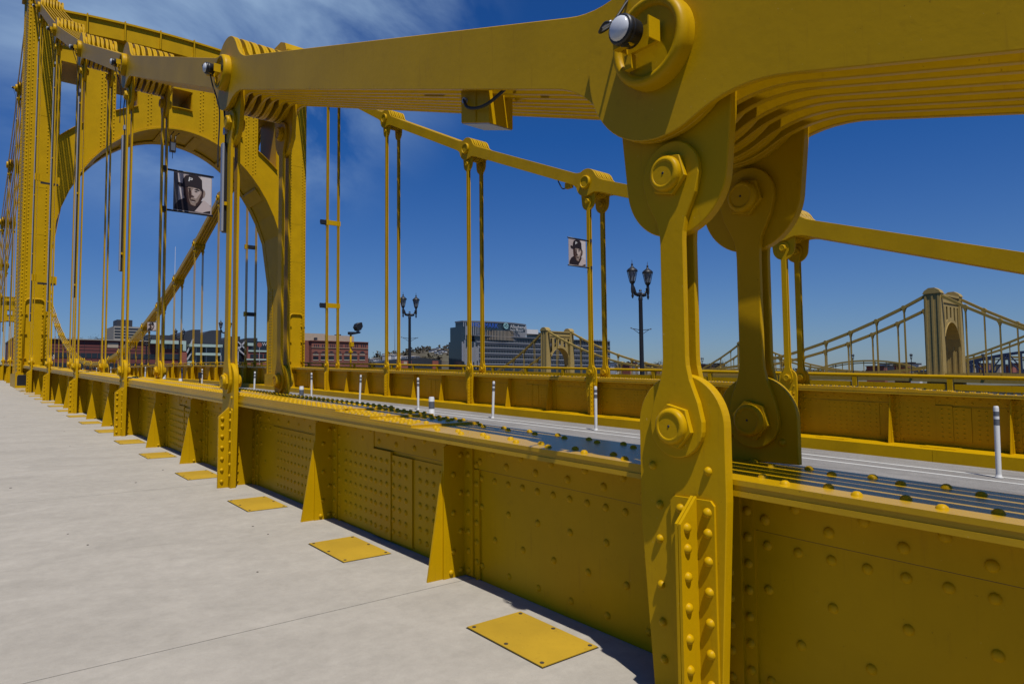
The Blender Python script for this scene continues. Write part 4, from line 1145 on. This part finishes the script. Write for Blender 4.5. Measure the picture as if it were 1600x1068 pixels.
b.build('mullions', e, off=o)
b = MB(); rr_ = random.Random(4)
for i in range(14):
    u = 723+i*1.9; rect(b, u, u+.55, rr_.uniform(530, 545), rr_.uniform(562, 578), Yb-2.2, 1.1, 'fin')
b.build('sun_blade', e, off=o)
b = MB(); rect(b, 823.5, 841, 514.5, 521.5, Yb+12, 12, 'whiteroof'); rect(b, 841, 850, 519.5, 528, Yb+14, 12, 'blueglass'); bp_(b, 'roof_plant')
b = MB(); rect(b, 729.5, 731.5, 509, 523, Yb-1.5, 1, 'fin'); bp_(b, 'stair_window')
def text(body, u, v, Yp, size, mat, par, name='sign_lettering', off=None):
    c = bpy.data.curves.new(name, 'FONT'); c.body = body; c.size = size; c.extrude = .08; c.materials.append(M[mat])
    tmp = bpy.data.objects.new(name, c); COL.objects.link(tmp); me = bpy.data.meshes.new_from_object(tmp.evaluated_get(bpy.context.evaluated_depsgraph_get()))
    bpy.data.objects.remove(tmp); t_ = bpy.data.objects.new(name, me); COL.objects.link(t_); t_.parent = par; p = W(u, v, Yp)
    t_.location = (p.x+off[0], Yp+off[1], p.z+off[2]); t_.rotation_euler = (PI/2, 0, 0); return t_
M['signblue'] = flat('blue_sign', (.03, .11, .5)); M['signteal'] = flat('pale_teal_sign', (.3, .55, .6)); M['signwhite'] = flat('white_sign', (.5, .5, .52))
text('HIGHMARK', 737, 510, Yb-2.0, 3.9, 'signblue', e, off=o)
text('Allegheny', 797, 512.5, Yb-1.6, 3.2, 'signwhite', e, off=o); text('Health Network', 797, 516.5, Yb-1.8, 1.6, 'signwhite', e, off=o)
b = MB(); p = W(790.5, 509, Yb-2)
for k in range(3):
    a0 = 2*PI*k/3
    for q in range(5):
        t0, t1 = a0+q*.38, a0+(q+1)*.38+.03
        b.prism([(p.x+1.95*math.cos(t0), p.z+1.95*math.sin(t0)), (p.x+1.95*math.cos(t1), p.z+1.95*math.sin(t1)), (p.x+1.35*math.cos(t1), p.z+1.35*math.sin(t1)), (p.x+1.35*math.cos(t0), p.z+1.35*math.sin(t0))], 'y', Yb-2.2, Yb-1.9, 'signteal')
    b.beam((p.x+1.7*math.cos(a0), Yb-2.1, p.z+1.7*math.sin(a0)), (p.x+.5*math.cos(a0+2.4), Yb-2.1, p.z+.5*math.sin(a0+2.4)), .5, .3, 'signteal')
bp_(b, 'logo')
# --- red brick warehouse
Yb = 300
e, o = bld('red brick warehouse with arched windows right of the tower leg', Yb, 530)
b = MB(); rect(b, 487, 575.5, 533.5, 600, Yb, 30, 'brick', -6); rect(b, 466, 487, 531.5, 600, Yb+3, 26, 'brick', -6); bp_(b, 'wall')
b = MB(); rect(b, 486.6, 576, 532.8, 533.8, Yb-.5, 31, 'brick'); rect(b, 486.8, 575.7, 543.2, 543.8, Yb-.3, .3, 'tan'); bp_(b, 'cornice')
b = MB(); rect(b, 487.5, 575, 551, 551.6, Yb-.15, .2, 'brick'); bp_(b, 'string_course')
for g in range(7):
    for k in range(3 if g % 1 == 0 else 2):
        b = MB(); u = 491+g*12.2+k*3; rect(b, u, u+1.5, 538, 542, Yb-.06, .1, 'glass'); b.build('attic_window', e, off=o)
for g in range(7):
    u = 493.5+g*12.1
    b = MB(); pts = [(u+4.2*math.cos(t_), 553-4.6*math.sin(t_)) for t_ in [PI*i/8 for i in range(9)]]
    q = [W(a+0, v, Yb) for a, v in pts]; b.prism([(w_.x, w_.z) for w_ in q], 'y', Yb-.08, Yb+.05, 'glass'); b.build('arched_window', e, off=o)
    b = MB(); rect(b, u-4.2, u+4.2, 556.5, 561.5, Yb-.08, .1, 'glass'); fr = b.build('window', e, off=o)
    b = MB(); rect(b, u-4.4, u+4.4, 553, 554.5, Yb-.14, .1, 'tan'); rect(b, u-4.4, u+4.4, 561.6, 563, Yb-.14, .1, 'tan'); b.build('sill', e, off=o)
b = MB(); rect(b, 466, 509, 520.5, 534, Yb+9, 14, 'tan'); rect(b, 509, 553, 524, 534, Yb+8, 14, 'tan'); rect(b, 528, 533, 522, 524, Yb+9, 4, 'darkroof'); rect(b, 493, 496, 527, 531, Yb+5, 2, 'darkroof'); bp_(b, 'roof_storey')
# --- long low dark-roofed hall and small roofs in front of the hill
Yb = 360
e, o = bld('low dark hall with brick end walls in front of the wooded hill', Yb, 640)
b = MB(); p0 = W(585, 567, Yb); p1 = W(690, 561, Yb); pm = W(655, 558, Yb)
b.prism([(p0.x, -6), (p1.x, -6), (p1.x, W(690, 562, Yb).z), (pm.x, pm.z), (W(620, 561, Yb).x, W(620, 561, Yb).z), (p0.x, p0.z)], 'y', Yb, Yb+20, 'darkroof'); bp_(b, 'roof')
b = MB(); rect(b, 627, 643, 563.5, 576, Yb-.6, .6, 'redbrick2', -6); bp_(b, 'end_wall'); b = MB(); rect(b, 676, 685, 563.5, 576, Yb-.6, .6, 'redbrick2', -6); bp_(b, 'end_wall')
b = MB(); rect(b, 631, 636, 564.5, 570, Yb-.8, .3, 'tan'); bp_(b, 'gable_window')
rr_ = random.Random(9)
for i, (u0, u1, v0, v1, Yp, lab) in enumerate(((604, 611, 553, 558, 420, 'small white rooftop house left of the lamp post, below the hill'), (611.5, 616, 552.5, 557.5, 425, 'white gabled house left of the hanger, below the hill'), (617, 629, 553, 558, 415, 'long white house behind the hanger pair, below the hill'),
        (634, 643, 555.5, 559.5, 405, 'flat white roof just left of the black lamp post'), (647, 656, 555, 559, 405, 'flat white roof just right of the black lamp post'), (584, 594, 559, 564, 400, 'low pale shed right of the brick warehouse'))):
    e, o = bld(lab, Yp, (u0+u1)/2, 'house'); e['group'] = 'small pale houses below the hill'
    b = MB(); rect(b, u0, u1, v0+1.2, v1, Yp, 6, 'whiteroof', -6); b.build('wall', e, off=o)
    b = MB(); q0 = W(u0-.3, v0+1.3, Yp); q1 = W(u1+.3, v0+1.3, Yp); m_ = W((u0+u1)/2, v0, Yp)
    b.prism([(q0.x, q0.z), (q1.x, q1.z), (m_.x+.6, m_.z), (m_.x-.6, m_.z)], 'y', Yp-.3, Yp+6.3, 'greyconc'); b.build('roof', e, off=o)
    for k in range(max(2, int((u1-u0)/2.5))):
        b = MB(); uu = u0+1+k*2.4; rect(b, uu, uu+.9, v0+2.2, v0+3.4, Yp-.1, .2, 'glass'); b.build('window', e, off=o)
for i, (u, v) in enumerate(((681, 546), (687, 543), (692, 547), (697, 548), (684, 549.5), (690, 551), (676, 547.5), (688.5, 548.2))):
    Yp = 1000+i*6; e, o = bld(f'white hillside house left of the glass block, {ORD[[1, 4, 6, 7, 2, 5, 0, 3][i]]} from the left', Yp, u, 'house'); e['group'] = 'white houses on the hillside'
    b = MB(); w_ = rr_.uniform(2.0, 3.6); rect(b, u-w_/2, u+w_/2, v, v+2.6, Yp, 9, 'whiteroof'); b.build('wall', e, off=o)
    b = MB(); q0 = W(u-w_/2-.2, v, Yp); q1 = W(u+w_/2+.2, v, Yp); m_ = W(u, v-1, Yp); b.prism([(q0.x, q0.z), (q1.x, q1.z), (m_.x, m_.z)], 'y', Yp-.6, Yp+9.6, 'darkroof'); b.build('roof', e, off=o)
# --- stadium-like red and teal buildings at left
Yb = 290
e, o = bld('long dark red panelled building with ribbon windows, behind the near hangers', Yb, 170)
b = MB(); rect(b, 20, 250, 531, 600, Yb, 40, 'redpanel', -6); bp_(b, 'wall')
b = MB(); rect(b, 19.5, 251, 529.6, 531, Yb-.8, 41, 'greyconc'); bp_(b, 'parapet')
for v0, v1 in ((551.5, 559.5), (567, 576)):
    b = MB(); rect(b, 22, 252, v0, v1, Yb-.1, .2, 'glass'); bp_(b, 'ribbon_window')
    for u in range(26, 250, 9):
        m2 = MB(); rect(m2, u, u+.6, v0, v1, Yb-.25, .2, 'redpanel'); m2.build('window_pier', e, off=o)
b = MB(); rect(b, 168, 185, 535, 543, Yb-.15, .2, 'tan'); bp_(b, 'pale_panel')
b = MB()
for u in (60, 84, 108, 132, 156, 204, 228): rect(b, u, u+.3, 531, 551, Yb-.12, .15, 'glass')
for v in (536, 541.5, 546.5): rect(b, 22, 250, v, v+.35, Yb-.10, .12, 'darkroof')
b.build('panel_joint', e, off=o)
e, o = bld('pale green and red pavilion block left of the dark roof, behind the arch', Yb, 270)
b = MB(); rect(b, 250.2, 290, 531, 600, Yb-1, 36, 'redpanel', -6); rect(b, 284, 292, 550, 600, Yb-3, 2, 'redbrick2', -6); wl = bp_(b, 'wall')
b = MB(); rect(b, 235, 291, 531.5, 537, Yb-2.6, 2, 'teal'); bp_(b, 'fascia')
b = MB(); rect(b, 230, 289, 523.5, 531.5, Yb+1, 30, 'darkroof'); bp_(b, 'roof')
for u in range(251, 286, 6):
    b = MB(); rect(b, u, u+5, 537.5, 545, Yb-1.4, .5, 'glass'); b.build('window', e, off=o)
b = MB(); rect(b, 286, 291, 537, 548, Yb-3.2, .6, 'teal'); rect(b, 251, 285, 552.5, 561, Yb-1.3, .3, 'glass'); rect(b, 293, 303, 564, 571, Yb-3.0, 1, 'teal'); bp_(b, 'corner_bay')
e, o = bld('dark slate-roofed hall with pale green bands and braces in the arch', Yb, 330)
b = MB(); rect(b, 291, 388, 537, 600, Yb+2, 40, 'glass', -6); bp_(b, 'wall')
for (u0, u1, v0) in ((287, 312, 515), (316, 345, 516), (345, 374, 525.5), (370, 401, 528)):
    b = MB(); p0, p1 = W(u0, v0, Yb+4), W(u1, v0, Yb+4); zb_ = W(u0, 538, Yb+4).z
    n_ = 6; P = [(p0.x, zb_), (p1.x, zb_), (p1.x, p1.z)] + [(lt(p1.x, p0.x, i/n_), lt(p1.z, p0.z, i/n_)-(1.8*(i/n_-.5)**2*4 if i/n_ > .5 else 0)) for i in range(1, n_+1)]
    b.prism(P, 'y', Yb+3, Yb+34, 'darkroof'); b.build('roof', e, off=o)
for v0, v1, u0, u1 in ((537.5, 541.8, 296, 348), (551, 555, 306, 345)):
    b = MB(); rect(b, u0, u1, v0, v1, Yb-1.5, 3.4, 'teal'); b.build('balcony_band', e, off=o)
for u0, u1, v0, v1 in ((292, 302, 551, 529), (292, 303, 562, 545), (372, 384, 534, 546), (372, 384, 545, 556), (384, 372, 532, 546)):
    b = MB(); p0, p1 = W(u0, v0, Yb), W(u1, v1, Yb); b.beam(tuple(p0), tuple(p1), .5, .5, 'fin'); b.build('brace', e, off=o)
for u in (306, 322, 345, 372):
    b = MB(); rect(b, u, u+1.1, 541, 575, Yb, .6, 'fin', -6); b.build('column', e, off=o)
e, o = bld('brick and glass block with white roof letters, left of the far tower leg', Yb, 400)
b = MB(); rect(b, 387, 450, 542, 600, Yb-2, 34, 'redbrick2', -6); bp_(b, 'wall')
b = MB(); rect(b, 386, 450, 533.5, 541.8, Yb-1.5, 33, 'glass'); rect(b, 387, 396, 535.5, 540, Yb-1.7, .2, 'teal'); bp_(b, 'upper_storey')
b = MB(); rect(b, 388, 448, 541.8, 549, Yb-2.2, .2, 'glass'); rect(b, 388, 448, 547.2, 549.6, Yb-2.4, .3, 'teal'); rect(b, 384, 450, 560.5, 562.5, Yb-2.4, .3, 'teal'); bp_(b, 'glazing_band')
for u in range(391, 446, 7):
    b = MB(); rect(b, u, u+6, 553, 558.8, Yb-2.15, .2, 'glass'); b.build('window', e, off=o)
text('WA', 409.5, 540, Yb-2.6, 1.9, 'signwhite', e, off=o)
p = W(405.5, 538.5, Yb-8)
t = empty('round_sign', (p.x, Yb-8, -5), 'round red sign on a thin pole, left of the far tower leg', 'sign')
b = MB(); b.prism(circ(0, p.z+5, .95, 18), 'y', -.15, .15, 'redbrick2'); b.build('sign_disc', t)
b = MB(); b.box(-.08, .08, -.08, .08, 0, p.z+4, 'fin'); b.build('pole', t)
# office slab with dark plant room above the red building
Yb = 430
e, o = bld('grey concrete office slab with a dark rooftop plant room, above the red building', Yb, 190)
b = MB(); rect(b, 178, 222, 510, 600, Yb, 22, 'greyconc', -6)
q0, q1 = W(165, 515, Yb+25), W(178, 510, Yb)
b.prism([(q0.x, Yb+25), (q1.x, Yb), (q1.x+3, Yb+22), (q0.x+3, Yb+40)], 'z', -6, q1.z-1, 'greyconc'); bp_(b, 'wall')
for v in (512.5, 517, 521.5, 526):
    b = MB(); rect(b, 179, 221.5, v, v+2.0, Yb-.15, .2, 'glass'); bp_(b, 'ribbon_window')
b = MB(); rect(b, 183, 207, 499.5, 511, Yb+4, 12, 'darkroof'); bp_(b, 'plant_room')
# radio mast
p = W(272, 490, 600)
t = empty('radio_mast', (p.x, 600, -5), 'thin red and white lattice mast rising behind the sloping chain', 'mast')
b = MB(); zt_ = W(272, 385, 600).z; b.tube([(0, 0, 0), (0, 0, zt_+5)], .3, 'fin', 5, taper=[.5, .12]); b.build('mast_body', t)
p = W(617, 490, 600); t = empty('radio_mast', (p.x, 600, -5), 'thin grey mast just left of the hanger pair above the hill', 'mast')
b = MB(); b.tube([(0, 0, 0), (0, 0, W(617, 470, 600).z+5)], .3, 'mullion', 5, taper=[.45, .15]); b.build('mast_body', t)
# small town beyond, low on the right horizon
rr_ = random.Random(12); k = 0
CL = ['red brick', 'white', 'tan', 'grey', 'bright red']; HL = ['brick', 'whiteroof', 'tan', 'greyconc', 'redbrick2']
for u in list(range(958, 1036, 7)) + list(range(1094, 1135, 6)) + list(range(1375, 1440, 9)) + list(range(1515, 1598, 10)):
    Yp = rr_.uniform(420, 560) if u < 1200 else rr_.uniform(260, 330); v = rr_.uniform(566, 573)
    e, o = bld(f'tiny {CL[k % 5]} riverside building on the right horizon, {ORD[k]} from the left', Yp, u, 'building'); e['group'] = 'small riverside buildings'
    w_ = rr_.uniform(3, 6); mt = HL[k % 5]
    b = MB(); rect(b, u-w_/2, u+w_/2, v, 600, Yp, 12, mt, -6); b.build('wall', e, off=o)
    b = MB(); rect(b, u-w_/2-.2, u+w_/2+.2, v-.9, v, Yp-.4, 13, 'darkroof'); b.build('roof', e, off=o)
    for j in range(3):
        b = MB(); rect(b, u-w_/2+.5+j*w_/3, u-w_/2+.5+j*w_/3+.9, v+1, v+2.2, Yp-.15, .2, 'glass'); b.build('window', e, off=o)
    k += 1
# ---- riverside trees one can tell apart
def tree(u, v, Yp, lab, hh, seed):
    p = W(u, v, Yp); rd = random.Random(seed); t = empty('tree', (p.x, Yp, -6), lab, 'tree', 'trees along the far bank')
    top = p.z+6
    b = MB(); b.tube([(0, 0, 0), (.2, 0, top*.4), (0, .2, top*.8)], .3, 'hill', 6, taper=[.5, .35, .1])
    for i in range(7):
        a = rd.uniform(0, 6.28); z = top*rd.uniform(.35, .7); b.tube([(0, 0, z), (math.cos(a)*hh*.4, math.sin(a)*hh*.4, z+hh*.3)], .1, 'hill', 4, taper=[.16, .05])
    b.build('trunk', t)
    b = MB()
    for i in range(420):
        d = Vector((rd.gauss(0, 1), rd.gauss(0, 1), rd.gauss(0, .9))).normalized()*hh*(.25+.3*rd.random())*(.8+.35*math.sin(5*rd.random()))
        c = Vector((0, 0, top-hh*.52))+d; s_ = rd.uniform(.25, .6)
        v3 = [tuple(c+Vector((rd.uniform(-s_, s_), rd.uniform(-s_, s_), rd.uniform(-s_, s_)))) for _ in range(4)]
        b.add(v3, [(0, 1, 2), (0, 2, 3)], 'leaf')
    b.build('crown', t)
tk = 0
TL_ = [120, 148, 155, 110, 88, 1120, 1128, 1107, 1022, 1030, 575, 581, 965]; TORD = sorted(range(13), key=lambda i: TL_[i])
for u, v, Yp, hh in ((120, 525, 520, 8), (148, 524, 540, 9), (155, 526, 530, 7), (110, 527, 525, 7), (88, 527, 520, 7), (1120, 565, 300, 7), (1128, 562, 310, 9), (1107, 567, 300, 7), (1022, 566, 330, 7), (1030, 563, 340, 9), (575, 561, 330, 8), (581, 563, 325, 6), (965, 566, 345, 7)):
    tree(u, v, Yp, f'small dark far bank tree, {ORD[TORD.index(tk)]} from the left of the photo', hh, tk+20); tk += 1
